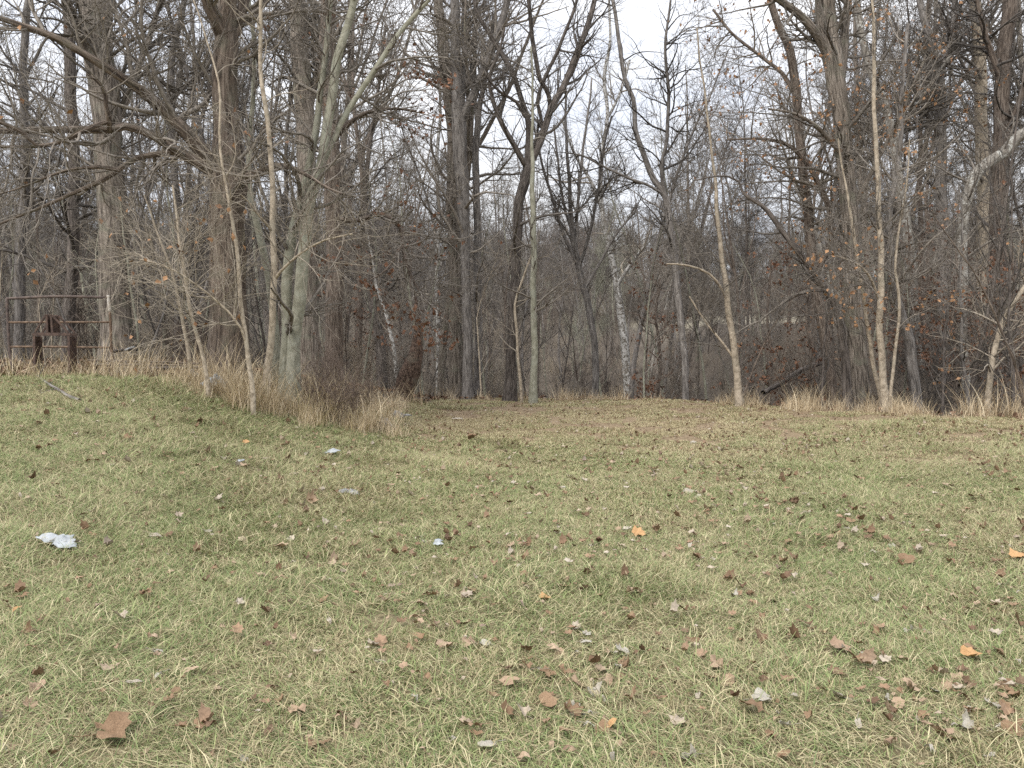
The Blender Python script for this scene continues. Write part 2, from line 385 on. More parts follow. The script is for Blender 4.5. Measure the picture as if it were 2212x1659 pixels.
# ------------------------------------------------------------------ instanced stuff
def slope_rot(X, Y, yaw, e=.22):
    gx = (H(X + e, Y) - H(X - e, Y)) / (2 * e); gy = (H(X, Y + e) - H(X, Y - e)) / (2 * e)
    n = unit(np.stack([-gx, -gy, 1 + 0 * gx], -1))
    fx = np.stack([np.cos(yaw), np.sin(yaw), 0 * yaw], -1); fx = unit(fx - (fx * n).sum(-1, keepdims=True) * n)
    fy = np.cross(n, fx)      # columns of the rotation matrix are fx, fy, n
    return np.stack([np.arctan2(fy[:, 2], n[:, 2]), -np.arcsin(np.clip(fx[:, 2], -1, 1)), np.arctan2(fx[:, 1], fx[:, 0])], -1)
def scatter(name, meshes, pts, rot, scl, idx, label, cat):
    col = bpy.data.collections.new(name + '_sources')
    for k, me in enumerate(meshes):
        col.objects.link(bpy.data.objects.new('%s_source_%02d' % (name, k), me))
    n = len(pts)
    me = bpy.data.meshes.new(name); me.vertices.add(n); me.vertices.foreach_set('co', np.ascontiguousarray(pts, np.float32).ravel())
    for nm, typ, a, key in (('rot', 'FLOAT_VECTOR', rot, 'vector'), ('scl', 'FLOAT_VECTOR', scl, 'vector'), ('idx', 'INT', idx, 'value')):
        at = me.attributes.new(nm, typ, 'POINT'); at.data.foreach_set(key, np.ascontiguousarray(a, np.int32 if typ == 'INT' else np.float32).ravel())
    o = obj(name, me)
    ng = bpy.data.node_groups.new(name, 'GeometryNodeTree')
    ng.interface.new_socket('Geometry', in_out='INPUT', socket_type='NodeSocketGeometry')
    ng.interface.new_socket('Geometry', in_out='OUTPUT', socket_type='NodeSocketGeometry')
    gi = N(ng, 'NodeGroupInput'); go = N(ng, 'NodeGroupOutput')
    ci = N(ng, 'GeometryNodeCollectionInfo', transform_space='ORIGINAL'); ci.inputs[0].default_value = col
    ci.inputs['Separate Children'].default_value = True; ci.inputs['Reset Children'].default_value = True
    ip = N(ng, 'GeometryNodeInstanceOnPoints'); ip.inputs['Pick Instance'].default_value = True
    def na(nm, t):
        a = N(ng, 'GeometryNodeInputNamedAttribute', data_type=t); a.inputs['Name'].default_value = nm; return a.outputs['Attribute']
    L(ng, gi.outputs[0], ip.inputs['Points']); L(ng, ci.outputs[0], ip.inputs['Instance'])
    L(ng, na('idx', 'INT'), ip.inputs['Instance Index'])
    er = N(ng, 'FunctionNodeEulerToRotation'); L(ng, na('rot', 'FLOAT_VECTOR'), er.inputs[0]); L(ng, er.outputs[0], ip.inputs['Rotation'])
    L(ng, na('scl', 'FLOAT_VECTOR'), ip.inputs['Scale'])
    L(ng, ip.outputs[0], go.inputs[0])
    md = o.modifiers.new('scatter', 'NODES'); md.node_group = ng
    tag(o, label, cat, None, 'stuff')
    return o

def blades(r, n, size, lmin, lmax, w, lean, spread, k=4, mat='grass', upright=.25, dirbias=.6, stems=0):
    """a patch of grass blades, bent over in a common direction"""
    bx = (r.random(n) - .5) * size; by = (r.random(n) - .5) * size
    L_ = lmin + (lmax - lmin) * r.random(n) ** 1.4
    az = np.where(r.random(n) < dirbias, r.normal(0, spread, n), r.random(n) * 6.28)
    th = np.where(r.random(n) < upright, np.radians(r.uniform(5, 30, n)), np.radians(r.uniform(25, 62, n)))
    bend = r.uniform(.3, 1.0, n) * lean
    s = L_ / (k - 1)
    P = np.zeros((n, k, 3)); P[:, 0] = np.stack([bx, by, -0.015 + 0 * bx], -1)
    t = th.copy(); a = az.copy(); curl = r.normal(0, .25, n)
    for q in range(1, k):
        P[:, q, 0] = P[:, q - 1, 0] + np.sin(t) * np.cos(a) * s
        P[:, q, 1] = P[:, q - 1, 1] + np.sin(t) * np.sin(a) * s
        P[:, q, 2] = np.maximum(P[:, q - 1, 2] + np.cos(t) * s, .002 + .02 * r.random(n))
        t = np.minimum(t + bend, 1.9); a = a + curl
    side = np.stack([-np.sin(az + .6 * r.normal(size=n)), np.cos(az), .35 * r.normal(size=n)], -1); side = unit(side)
    W = (w * (.6 + .8 * r.random(n)))[:, None] * np.array([.8, 1, .75, .12][:k] if k == 4 else np.linspace(1, .1, k))[None, :] * .5
    A = P - side[:, None, :] * W[..., None]; B = P + side[:, None, :] * W[..., None]
    V = np.stack([A, B], 2).reshape(-1, 3)
    base = (np.arange(n) * k * 2)[:, None]; i = np.arange(k - 1)[None, :]
    Q = np.stack([base + 2 * i, base + 2 * i + 1, base + 2 * i + 3, base + 2 * i + 2], -1).reshape(-1, 4)
    rnd = np.repeat(r.random(n), k * 2); tip = np.tile(np.repeat(np.linspace(0, 1, k) ** 2, 2), n) * np.repeat(r.random(n) < .5, k * 2)
    return make_mesh('grass_patch', V, Q, mat=M[mat], attrs={'rnd': ('FLOAT', rnd), 'tip': ('FLOAT', tip)}, smooth=False)

r = np.random.default_rng(11)
near = [blades(r, 1500, .62, .035, .15, .0031, .5, 1.0, upright=.2, dirbias=.35) for _ in range(6)]
longp = [blades(r, 1250, .6, .06, .22, .0032, .55, .8, upright=.3, dirbias=.5) for _ in range(3)]
short = [blades(r, 1300, .66, .025, .075, .0045, .4, .9, dirbias=.2) for _ in range(4)]
def poisson(x0, x1, y0, y1, sp, r):
    gx = np.arange(x0, x1, sp); gy = np.arange(y0, y1, sp); X, Y = np.meshgrid(gx, gy)
    return X.ravel() + (r.random(X.size) - .5) * sp * 1.2, Y.ravel() + (r.random(X.size) - .5) * sp * 1.2
X, Y = poisson(-13, 13, 1.5, 23, .33, r)
keep = (np.abs(X) < .72 * Y + 1.0) & (woodness(X, Y) < .6) & (r.random(len(X)) > .68 * worn(X, Y))
X, Y = X[keep], Y[keep]; n = len(X)
lg = sstep(.5, .64, vnoise(X, Y, 1.3, 9) + .22 * sstep(-1, -4, X) - .14 * sstep(0, 2, X) - .25 * sstep(9, 14, Y) * (X > -2))
u = r.random(n); fz = sstep(6, 14, Y) * (1 - .8 * sstep(1.5, 4, -X))
idx = np.where(u < lg * .7, 6 + r.integers(0, 3, n), np.where(r.random(n) < fz * .9 + .12, 9 + r.integers(0, 4, n), r.integers(0, 6, n)))
flow = (vnoise(X, Y, 1.8, 3) - .5) * 9 + r.normal(0, 1.3, n)
rot = slope_rot(X, Y, flow)
s = .8 + .45 * r.random(n)
pts = np.stack([X, Y, H(X, Y) + .004], -1)
scatter('grass', near + longp + short, pts, rot, np.stack([s, s, s * (.42 + .4 * r.random(n))], -1), idx, 'matted green and straw-coloured winter grass covering the clearing', 'grass')

# taller dry grass along the wood edge
tall = [blades(r, 90, .45, .15, .6, .009, .2, 1.2, k=5, mat='dry', upright=.85, dirbias=.3) for _ in range(4)]
vtall = [blades(r, 55, .4, .35, 1.0, .010, .2, 1.2, k=6, mat='dry', upright=.9, dirbias=.2) for _ in range(3)]
pX, pY, pI = [], [], []
def strip(n, x0, y0, x1, y1, jit, kinds):
    t = r.random(n); pX.extend(x0 + (x1 - x0) * t + r.normal(0, jit, n)); pY.extend(y0 + (y1 - y0) * t + r.normal(0, jit * .8, n)); pI.extend(r.choice(kinds, n))
def clump(xd, yd, d, n, kinds, jit=.14):
    p = ray(xd, yd, d); pX.extend(p[0] + r.normal(0, jit, n)); pY.extend(d + r.normal(0, jit, n)); pI.extend(r.choice(kinds, n))
for xd, d, n in ((1640, 17.6, 5), (1690, 17.2, 7), (1745, 16.6, 6), (1810, 16.2, 4), (1875, 15.6, 5), (1945, 15.0, 8), (2000, 14.7, 7), (2090, 14.2, 7), (2150, 14.0, 6), (2205, 13.6, 8), (2240, 13.4, 5)): clump(xd, 860, d, n, [2, 3, 4, 5, 6])
for xd, d, n in ((480, 11.3, 10), (520, 11.2, 12), (560, 11.2, 10), (600, 11.3, 6), (455, 11.6, 5)): clump(xd, 830, d, n, [4, 5, 6, 3], .12)
for xd, d, n in ((640, 11.6, 7), (700, 11.9, 9), (760, 12.2, 9), (800, 13, 7), (830, 14, 5), (700, 13.5, 6)): clump(xd, 900, d, n, [2, 3, 4, 5], .22)
xs_ = np.linspace(1.5, 10.5, 10)
for a, b_ in zip(xs_[:-1], xs_[1:]): strip(9 if a > 4 else 4, a, crest(a) - .1, b_, crest(b_) - .1, .28, [0, 1, 2, 3])
strip(12, -2.6, 20.6, 3, 20.9, .3, [0, 1])
strip(62, -9.5, 11.9, -3.6, 12.0, .45, [0, 1, 2, 3, 4])
strip(16, -4.9, 11.4, -3.2, 11.4, .35, [4, 5, 6, 0])
strip(30, -3.4, 11.3, -2.0, 12.6, .35, [0, 1, 2, 3, 4, 5])
strip(22, -2.9, 12.0, -2.5, 17.0, .35, [0, 1, 2, 3, 5])
strip(34, -11, 13.5, -3, 14.5, .9, [1, 2, 4, 5])
X = np.array(pX); Y = np.array(pY); pI = np.array(pI); kp = vnoise(X, Y, .7, 6) > .30; X, Y, pI = X[kp], Y[kp], pI[kp]; n = len(X)
s = .38 + .75 * r.random(n) ** 1.5
scatter('dry_grass', tall + vtall, np.stack([X, Y, H(X, Y)], -1), np.stack([0 * X, 0 * X, r.random(n) * 6.28], -1), np.stack([s, s, s], -1), np.array(pI),
        'tall straw-coloured dead grass standing along the wood edge', 'dry grass')

# ------------------------------------------------------------------ leaves
def leaf_mesh(r, kind, size, mat, curl=.5, name='leaf'):
    if kind == 'lobed':
        ang = np.array([-160, -128, -105, -80, -62, -38, -18, 0, 18, 38, 62, 80, 105, 128, 160]) * math.pi / 180
        rad = np.array([.34, .60, .56, .80, .66, .84, .70, 1.0, .70, .86, .64, .78, .56, .58, .34])
        rad = rad * (1 + .12 * r.normal(size=len(rad)))
    else:
        ang = np.linspace(-170, 170, 15) * math.pi / 180
        wv = .42 if kind == 'oval' else .3
        rad = wv / np.sqrt((wv * np.cos(ang)) ** 2 + np.sin(ang) ** 2) * .62 * (1 + .05 * r.normal(size=15))
    rings = [0.35, .7, 1.0]
    Vs = [[0, 0, 0]]; n = len(ang)
    for q in rings:
        for a, rr in zip(ang, rad): Vs.append([math.cos(a) * rr * q, math.sin(a) * rr * q, 0])
    Vv = np.array(Vs) * size * .55
    x, y = Vv[:, 0] / size, Vv[:, 1] / size
    z = curl * (1.1 * y * y * (1 + r.normal() * .4) + .7 * x * x * r.normal() + .35 * np.abs(y)) + .05 * np.sin(x * 14 + r.random() * 6) * np.cos(y * 12) + .02 * r.normal(size=len(x))
    # roll one side over on curled leaves
    roll = curl * 1.5 * r.random()
    z = z + roll * np.maximum(x * math.cos(r.random() * 6) + y, 0) ** 2
    z = z + curl * .16 * np.sin(x * 9 + y * 7 + r.random() * 6) + curl * .10 * np.sin(np.arctan2(y, x) * 5 + r.random() * 6) * np.hypot(x, y)
    Vv[:, 1] *= 1 - .45 * curl * np.minimum(1, np.abs(y) * 1.6); Vv[:, 0] *= 1 - .25 * curl * np.abs(x)
    Vv[:, 2] = z * size * .85; Vv[:, 2] -= Vv[:, 2].min()
    T, Qd = [], []
    for k in range(n - 1): T.append([0, 1 + k, 2 + k])
    for q in range(2):
        for k in range(n - 1):
            a = 1 + q * n + k; Qd.append([a, a + n, a + n + 1, a + 1])
    # stalk: a thin three-sided prism
    b0 = len(Vv); st = []
    for t in (0, .5, 1):
        for a in range(3):
            st.append([-(.1 + .5 * t) * size, math.cos(a * 2.1) * .012 * size + t * t * .08 * size, Vv[0, 2] + math.sin(a * 2.1) * .012 * size])
    Vv = np.vstack([Vv, st])
    for t in range(2):
        for a in range(3): Qd.append([b0 + t * 3 + a, b0 + t * 3 + (a + 1) % 3, b0 + t * 3 + 3 + (a + 1) % 3, b0 + t * 3 + 3 + a])
    return make_mesh(name, Vv, Qd, T, mat=M[mat], attrs={'rnd': ('FLOAT', np.zeros(len(Vv)))})
# scattered leaves too many to count: on the lawn beyond the near ones, and on the woodland floor
r = np.random.default_rng(21)
small = [leaf_mesh(r, k, .11, 'leaf', c) for k, c in (('lobed', .4), ('lobed', .7), ('oval', .3), ('oval', .7), ('long', .5), ('lobed', .25))]
litter = [leaf_mesh(r, k, .15, 'litter', c) for k, c in (('lobed', .7), ('oval', .5), ('long', .9), ('lobed', 1.0))]
n = 17000
Y = np.sqrt(r.uniform(3.2 ** 2, 22 ** 2, n)); X = (r.random(n) - .5) * 1.5 * Y
dens = .5 + .9 * sstep(.42, .62, vnoise(X, Y, .9, 5)) * (.4 + .6 * sstep(-2, 1.5, X)) + .6 * sstep(10, 15, Y)
kp = (r.random(n) < dens * .75) & (woodness(X, Y) < .7)
X, Y = X[kp], Y[kp]; n = len(X); s = r.uniform(.4, 1.0, n)
rot = np.stack([r.normal(0, .22, n), r.normal(0, .22, n), r.random(n) * 6.28], -1)
s = s * (1 - .3 * sstep(8, 15, Y))
scatter('leaf_litter', small, np.stack([X, Y, H(X, Y) + .025 + .03 * r.random(n)], -1), rot, np.stack([s, s, s], -1), r.integers(0, 6, n),
        'small dry brown leaves scattered through the grass of the clearing', 'leaf litter')
n = 16000
Y = r.uniform(11, 42, n); X = (r.random(n) - .5) * 1.5 * Y
kp = woodness(X, Y) > .3; X, Y = X[kp], Y[kp]; n = len(X); s = r.uniform(.6, 1.3, n)
rot = np.stack([r.normal(0, .5, n), r.normal(0, .5, n), r.random(n) * 6.28], -1)
scatter('woodland_leaf_litter', litter, np.stack([X, Y, H(X, Y) + .02 + .03 * r.random(n)], -1), rot, np.stack([s, s, s], -1), r.integers(0, 4, n),
        'dark brown fallen leaves carpeting the floor of the wood', 'leaf litter')

def ground_at(xd, yd):
    """walk the sight line to the ground"""
    lo = 2.0
    for d in np.arange(2.0, 60, .05):
        p = ray(xd, yd, d)
        if p[2] <= H(p[0], p[1]): return np.array([p[0], p[1], float(H(p[0], p[1]))])
    return p
hand = [ # x, y, width in reference units, kind, material, curl, heading, label
 (232, 1606, 104, 'lobed', 'leaf_brown', .9, .4, 'largest leaf on the grass, a big curled brown sycamore leaf'),
 (580, 1608, 56, 'oval', 'leaf_brown', .6, 1.4, 'upright brown oval leaf at the bottom edge, one side folded'),
 (640, 1566, 58, 'lobed', 'leaf_tan', 1.0, 2.2, 'cream and tan curled leaf just above the folded brown oval leaf'),
 (667, 1621, 34, 'oval', 'leaf_tan', .4, .9, 'small pinkish tan leaf to the right of the folded brown oval leaf'),
 (543, 1536, 44, 'oval', 'leaf_brown', .9, .2, 'cupped brown leaf left of the cream and tan curled leaf'),
 (428, 1587, 50, 'lobed', 'leaf_brown', .9, .6, 'reddish brown leaf beside the largest sycamore leaf'),
 (62, 1545, 46, 'lobed', 'leaf_tan', .8, 1.9, 'faded tan leaf near the lower corner left of the largest leaf'),
 (1320, 1583, 50, 'oval', 'leaf_orange', .3, .45, 'bright orange tan oval leaf with a dark midrib'),
 (1806, 1418, 62, 'lobed', 'leaf_tan', .6, 0.1, 'broad pinkish tan lobed leaf lying flat on green grass'),
 (1738, 1368, 66, 'long', 'leaf_brown', .9, -.5, 'long curled orange brown leaf above the broad pinkish leaf'),
 (1172, 1310, 40, 'lobed', 'leaf_orange', .7, .3, 'yellowish crumpled leaf in the middle of the lawn'),
 (338, 1424, 62, 'long', 'leaf_pale', .3, -.4, 'long pale grey leaf lying above a tan pair'),
 (412, 1466, 54, 'oval', 'leaf_tan', .4, .5, 'flat tan leaf partly under grass blades'),
 (290, 1500, 56, 'long', 'leaf_pale', .2, .3, 'pale silvery long leaf half buried in straw grass'),
 (335, 1172, 46, 'oval', 'leaf_pale', .4, .2, 'pale oval leaf to the right of the torn white plastic'),
 (450, 1162, 34, 'oval', 'leaf_pale', .7, .9, 'upturned pale leaf standing on edge in straw grass'),
 (1195, 1420, 52, 'oval', 'leaf_tan', .8, -.3, 'tan leaf with a ragged brown underside'),
 (1265, 1402, 44, 'oval', 'leaf_pale', .4, .3, 'pale grey oval leaf between two brown leaves'),
 (1495, 1405, 48, 'oval', 'leaf_brown', 1.0, -.2, 'dark rolled leaf beside a pale one'),
 (958, 1412, 52, 'lobed', 'leaf_tan', .8, 1.2, 'two toned tan leaf leaning on another'),
 (908, 1395, 60, 'long', 'leaf_brown', 1.0, -.6, 'long dark brown rolled leaf'),
 (1095, 1495, 62, 'lobed', 'leaf_tan', .5, .4, 'wide flat greyish tan lobed leaf'),
 (1180, 1475, 50, 'lobed', 'leaf_brown', .7, 1.0, 'brown pointed leaf right of the wide flat tan one'),
 (1335, 1460, 34, 'oval', 'leaf_pale', .5, 2.0, 'little pale cupped leaf'),
 (1245, 1500, 54, 'lobed', 'leaf_tan', .6, .8, 'tan star shaped leaf near the pale cupped leaf'),
 (1180, 1545, 58, 'lobed', 'leaf_brown', .8, .2, 'brown angular leaf poking up from grass'),
 (1235, 1565, 60, 'lobed', 'leaf_brown', .8, 1.8, 'reddish brown folded leaf left of the bright orange oval leaf'),
 (1090, 1565, 56, 'lobed', 'leaf_brown', .9, .9, 'chestnut brown leaf near the lower middle of the lawn'),
 (1390, 1570, 54, 'long', 'leaf_brown', 1.0, -.2, 'brown boat shaped leaf right of the bright orange oval leaf'),
 (1375, 1165, 42, 'lobed', 'leaf_orange', .7, .3, 'orange brown leaf in mid lawn on short grass'),
 (1955, 1225, 52, 'lobed', 'leaf_brown', 1.0, .2, 'large folded brown leaf on the right lawn'),
 (2196, 1215, 46, 'lobed', 'leaf_orange', .7, .2, 'orange brown leaf cut by the right edge of the picture'),
 (1640, 1530, 64, 'lobed', 'leaf_pale', .6, .4, 'grey backed leaf on top of a clump of brown leaves'),
 (1625, 1560, 70, 'lobed', 'leaf_brown', .8, 2.1, 'mauve brown leaf under the grey backed leaf'),
 (1715, 1525, 36, 'oval', 'leaf_pale', .4, .7, 'small bright cream leaf right of the leaf clump'),
 (1960, 1500, 42, 'lobed', 'leaf_tan', .4, .2, 'brownish cream leaf on the lower right lawn'),
 (2090, 1440, 50, 'lobed', 'leaf_orange', .9, .1, 'curled orange leaf near the right edge'),
 (2160, 1475, 34, 'oval', 'leaf_pale', .4, 1.5, 'small upright cream leaf near the right edge'),
 (670, 1095, 34, 'lobed', 'leaf_tan', 1.0, 1.1, 'tan leaf cupped over a dark hollow on the bank'),
 (528, 1017, 26, 'lobed', 'leaf_tan', .8, 1.1, 'light tan leaf on the green bank'),
 (530, 965, 20, 'lobed', 'leaf_orange', .8, 1.1, 'little orange leaf standing on the green bank'),
 (275, 958, 28, 'lobed', 'leaf_brown', .9, .4, 'dark brown curled leaf on the green bank'),
 (1020, 955, 40, 'lobed', 'leaf_brown', .9, .2, 'brown crumpled leaf heap where the track begins'),
 (200, 1165, 30, 'oval', 'leaf_brown', .5, .2, 'small brown leaf beside the torn white plastic'),
 (600, 1195, 40, 'lobed', 'leaf_tan', .8, .6, 'leaf of faded tan among straw right of the pale upturned leaf'),
 (35, 1335, 36, 'oval', 'leaf_orange', .6, .6, 'cream leaf by the left edge of the picture'),
]
r = np.random.default_rng(5)
used = []
def put_leaf(me, p, w_m, head, tilt=.25, lift=.03):
    o = obj('fallen_leaf', me); o.location = (p[0], p[1], p[2] + lift)
    o.rotation_euler = (r.normal(0, tilt) + .25, r.normal(0, tilt), head)
    o.scale = (w_m, w_m, w_m)
    return o
for x, y, w, kd, mt, cu, hd, lab in hand:
    p = ground_at(x, y); d = p[1]; wm = w / F * d * 1.05
    me = leaf_mesh(r, kd, 1.0, mt, cu * .55)
    o = put_leaf(me, p, wm, hd,   .2, .035); tag(o, lab, 'leaf', 'dry leaves lying on the near grass'); used.append((x, y))
protos = {}
for key, mt, lab in (('b', 'leaf_brown', 'small curled brown leaf lying in the grass'), ('t', 'leaf_tan', 'small tan leaf lying in the grass'), ('p', 'leaf_pale', 'small pale grey leaf lying in the grass')):
    protos[key] = ([leaf_mesh(r, kd, 1.0, mt, cu) for kd, cu in (('lobed', .35), ('oval', .3), ('long', .6), ('lobed', .75), ('oval', .8), ('long', .35))], lab)
cnt = 0
while cnt < 252:
    x = r.uniform(-20, 2232); y = 1030 + 640 * r.random() ** .75
    if used and r.random() < .38:
        q = used[r.integers(0, len(used))]; x = q[0] + r.normal(0, 34); y = q[1] + r.normal(0, 16)
        if not (1000 < y < 1680): continue
    if r.random() > .25 + .75 * sstep(350, 1400, x) : continue
    if min((x - a) ** 2 + ((y - b_) * 1.3) ** 2 for a, b_ in used) < 13 ** 2: continue
    if vnoise(x, y * 1.6, 170, 3) < .42 and r.random() < .6: continue
    used.append((x, y)); p = ground_at(x, y); d = p[1]
    key = r.choice(['b', 't', 'p'], p=[.42, .32, .26]); ms, lab = protos[key]
    o = put_leaf(ms[r.integers(0, 6)], p, r.uniform(.06, .125), r.random() * 6.28, .22, .022); 
    zx = 'on the left' if x < 740 else 'in the middle' if x < 1480 else 'on the right'; zy = 'close to the bottom edge' if y > 1460 else 'on the middle of the lawn' if y > 1230 else 'well up the lawn'
    tag(o, '%s %s, %s' % (lab.replace('lying in the grass', 'in grass'), zy, zx), 'leaf', 'dry leaves lying on the near grass'); cnt += 1

# ------------------------------------------------------------------ trees
def leaf_quads(r, P, n, size, mat, wsel=None, t0=.3):
    """curled dead leaves hanging on twigs P (n,k,3) -> mesh arrays"""
    pi = r.choice(len(P), n) if wsel is None else r.choice(wsel, n)
    k = P.shape[1]; t = t0 + (1 - t0) * r.random(n); f = t * (k - 1.001); i = f.astype(int); fr = (f - i)[:, None]
    p = P[pi, i] * (1 - fr) + P[pi, i + 1] * fr
    a = unit(r.normal(size=(n, 3)) + np.array([0, 0, -.8])); b_ = unit(np.cross(a, r.normal(size=(n, 3)))); c = np.cross(a, b_)
    s = (size * (.6 + .8 * r.random(n)))[:, None]
    V = np.stack([p, p + a * s * .5 + b_ * s * .38 + c * s * .12, p + a * s, p + a * s * .5 - b_ * s * .38 + c * s * .16, p + a * s * .55 - c * s * .05], 1)
    base = (np.arange(n) * 5)[:, None]
    T = np.concatenate([base + np.array([[0, 1, 4]]), base + np.array([[1, 2, 4]]), base + np.array([[2, 3, 4]]), base + np.array([[3, 0, 4]])])
    return make_mesh('dead_leaves', V.reshape(-1, 3), None, T, mat=M[mat], attrs={'rnd': ('FLOAT', np.repeat(r.random(n) * .9, 5))}, smooth=False)

seed_c = [100]
def path3(pts, d, d_end=None, k=None, noise_=.0, r=None, start=None):
    """hand path [(x,y,w)] at distance d -> centre line and radii"""
    q = []
    n = len(pts)
    for i, p in enumerate(pts):
        dd = d if d_end is None else d + (d_end - d) * i / (n - 1)
        q.append([*ray(p[0], p[1], dd), p[2] / 2 / F * dd])
    q = np.array(q)
    if start is not None: q[0, :3] = start
    if k is None: k = max(8, min(40, int(np.linalg.norm(np.diff(q[:, :3], axis=0), axis=1).sum() / .22)))
    c = catmull(q, k)
    P, R = c[:, :3], np.maximum(c[:, 3], .003)
    if noise_ > 0:
        ph = r.random(6) * 6.28; s = np.arange(k)
        P[:, 0] += noise_ * (np.sin(s * .55 + ph[0]) + .6 * np.sin(s * 1.3 + ph[1])) * .5 * np.clip(s / 3, 0, 1)
        P[:, 1] += noise_ * (np.sin(s * .6 + ph[2]) + .6 * np.sin(s * 1.15 + ph[3])) * .5 * np.clip(s / 3, 0, 1)
    return P, R
def resample(P, R, k):
    ln = np.concatenate([[0], np.cumsum(np.linalg.norm(np.diff(P, axis=0), axis=1))]); u = np.linspace(0, ln[-1], k)
    return np.stack([np.interp(u, ln, P[:, a]) for a in range(3)], -1), np.interp(u, ln, R)

def hero(name, label, cat, d, trunk, limbs=(), mat='furrow', twig='twig', n1=24, n2=5, n3=5, len1=(1.0, 3.0), ang1=(35, 80), t0=.25,
         leaves=None, group=None, rough=.06, flare=1.35, sides=14, d_top=None, trop=.04, rmin=.0048, noise_=.03, wander=.16):
    """a tree: trunk part, hand-shaped limb parts, and a crown of twigs"""
    seed_c[0] += 1; r = np.random.default_rng(seed_c[0])
    P, R = path3(trunk, d, d_top, noise_=noise_, r=r)
    x0, y0 = P[0, 0], P[0, 1]; hg = float(H(x0, y0))
    base = np.array([x0, y0, hg])
    # carry the trunk down into the ground
    if P[0, 2] > hg - .1:
        ext = np.array([[x0 + (P[0, 0] - P[1, 0]) * .1, y0, hg - .15]]); gap = P[0, 2] - hg
        if gap > .4:
            nn = int(gap / .4) + 1
            ext = np.array([[x0, y0, hg - .15 + (P[0, 2] - hg + .15) * q / nn] for q in range(nn)])
        P = np.vstack([ext, P]); R = np.concatenate([np.full(len(ext), R[0]), R])
    hh = P[:, 2] - hg
    R = R * (1 + (flare - 1) * np.exp(-np.maximum(hh, 0) / .35))
    # carry the trunk on above the frame
    top = P[-1]; td = unit(P[-1] - P[-4]); 
    if trunk[-1][1] < 20:
        ext = np.array([top + td * q for q in np.linspace(.6, 4.5, 6)]); P = np.vstack([P, ext]); R = np.concatenate([R, R[-1] * np.linspace(.95, .35, 6)])
    root = empty(name, base); tag(root, label, cat, group)
    mt = M[mat]
    def loc(V): return V - base
    LP, LR = [resample(P, R, 40)], []
    obj('trunk', tubes_mesh('trunk', [(loc(P)[None], R[None], sides, rough)], mt), root)
    for lb in limbs:
        pts, dl = lb[0], lb[1]
        q, rr = path3(pts, d if len(lb) < 3 else lb[2], dl, noise_=noise_ * .7, r=r)
        obj('limb', tubes_mesh('limb', [(loc(q)[None], rr[None], 8 if rr[0] < .08 else 10, rough)], mt), root)
        LP.append(resample(q, rr, 40))
    PP = np.array([a for a, _ in LP]) - base; RR = np.array([b for _, b in LP])
    w = np.ones(len(PP)); w[0] = .55 if len(PP) > 1 else 1
    zt = PP[:, :, 2]
    a1, b1 = spawn(r, PP[:1], RR[:1], int(n1 * .28) if len(PP) > 1 else int(n1 * .75), t0, 1.0, len1, ang1, 11, wander * .8, trop, .4, .05, rmin * 1.6)
    if len(PP) > 1:
        a2, b2 = spawn(r, PP[1:], RR[1:], int(n1 * .8), .15, 1.0, len1, ang1, 11, wander * .8, trop, .55, .05, rmin * 1.6)
        a1 = np.concatenate([a1, a2]); b1 = np.concatenate([b1, b2])
    c2, e2 = spawn(r, a1, b1, len(a1) * n2, .12, 1.0, (.45, 1.5), (25, 60), 7, wander * .9, trop, .6, .02, rmin)
    c3, e3 = spawn(r, c2, e2, int(len(c2) * n3 * .6), .12, 1.0, (.25, .75), (25, 55), 5, wander * .8, trop, .7, .01, rmin * .75)
    obj('crown', tubes_mesh('crown', [(a1, b1, 5), (c2, e2, 3), (c3, e3, 3)], M[twig]), root)
    if leaves:
        nl, sz, lm = leaves[:3]
        sel = None
        if len(leaves) > 3:   # clustered
            cc = c3.mean(1); f = vnoise(cc[:, 0] + cc[:, 2] * 1.7, cc[:, 1] + cc[:, 2], .9, 2); sel = np.where(f > leaves[3])[0]
            if len(sel) == 0: sel = None
        obj('dead_leaves', leaf_quads(r, c3, nl, sz, lm, sel), root)
    return root

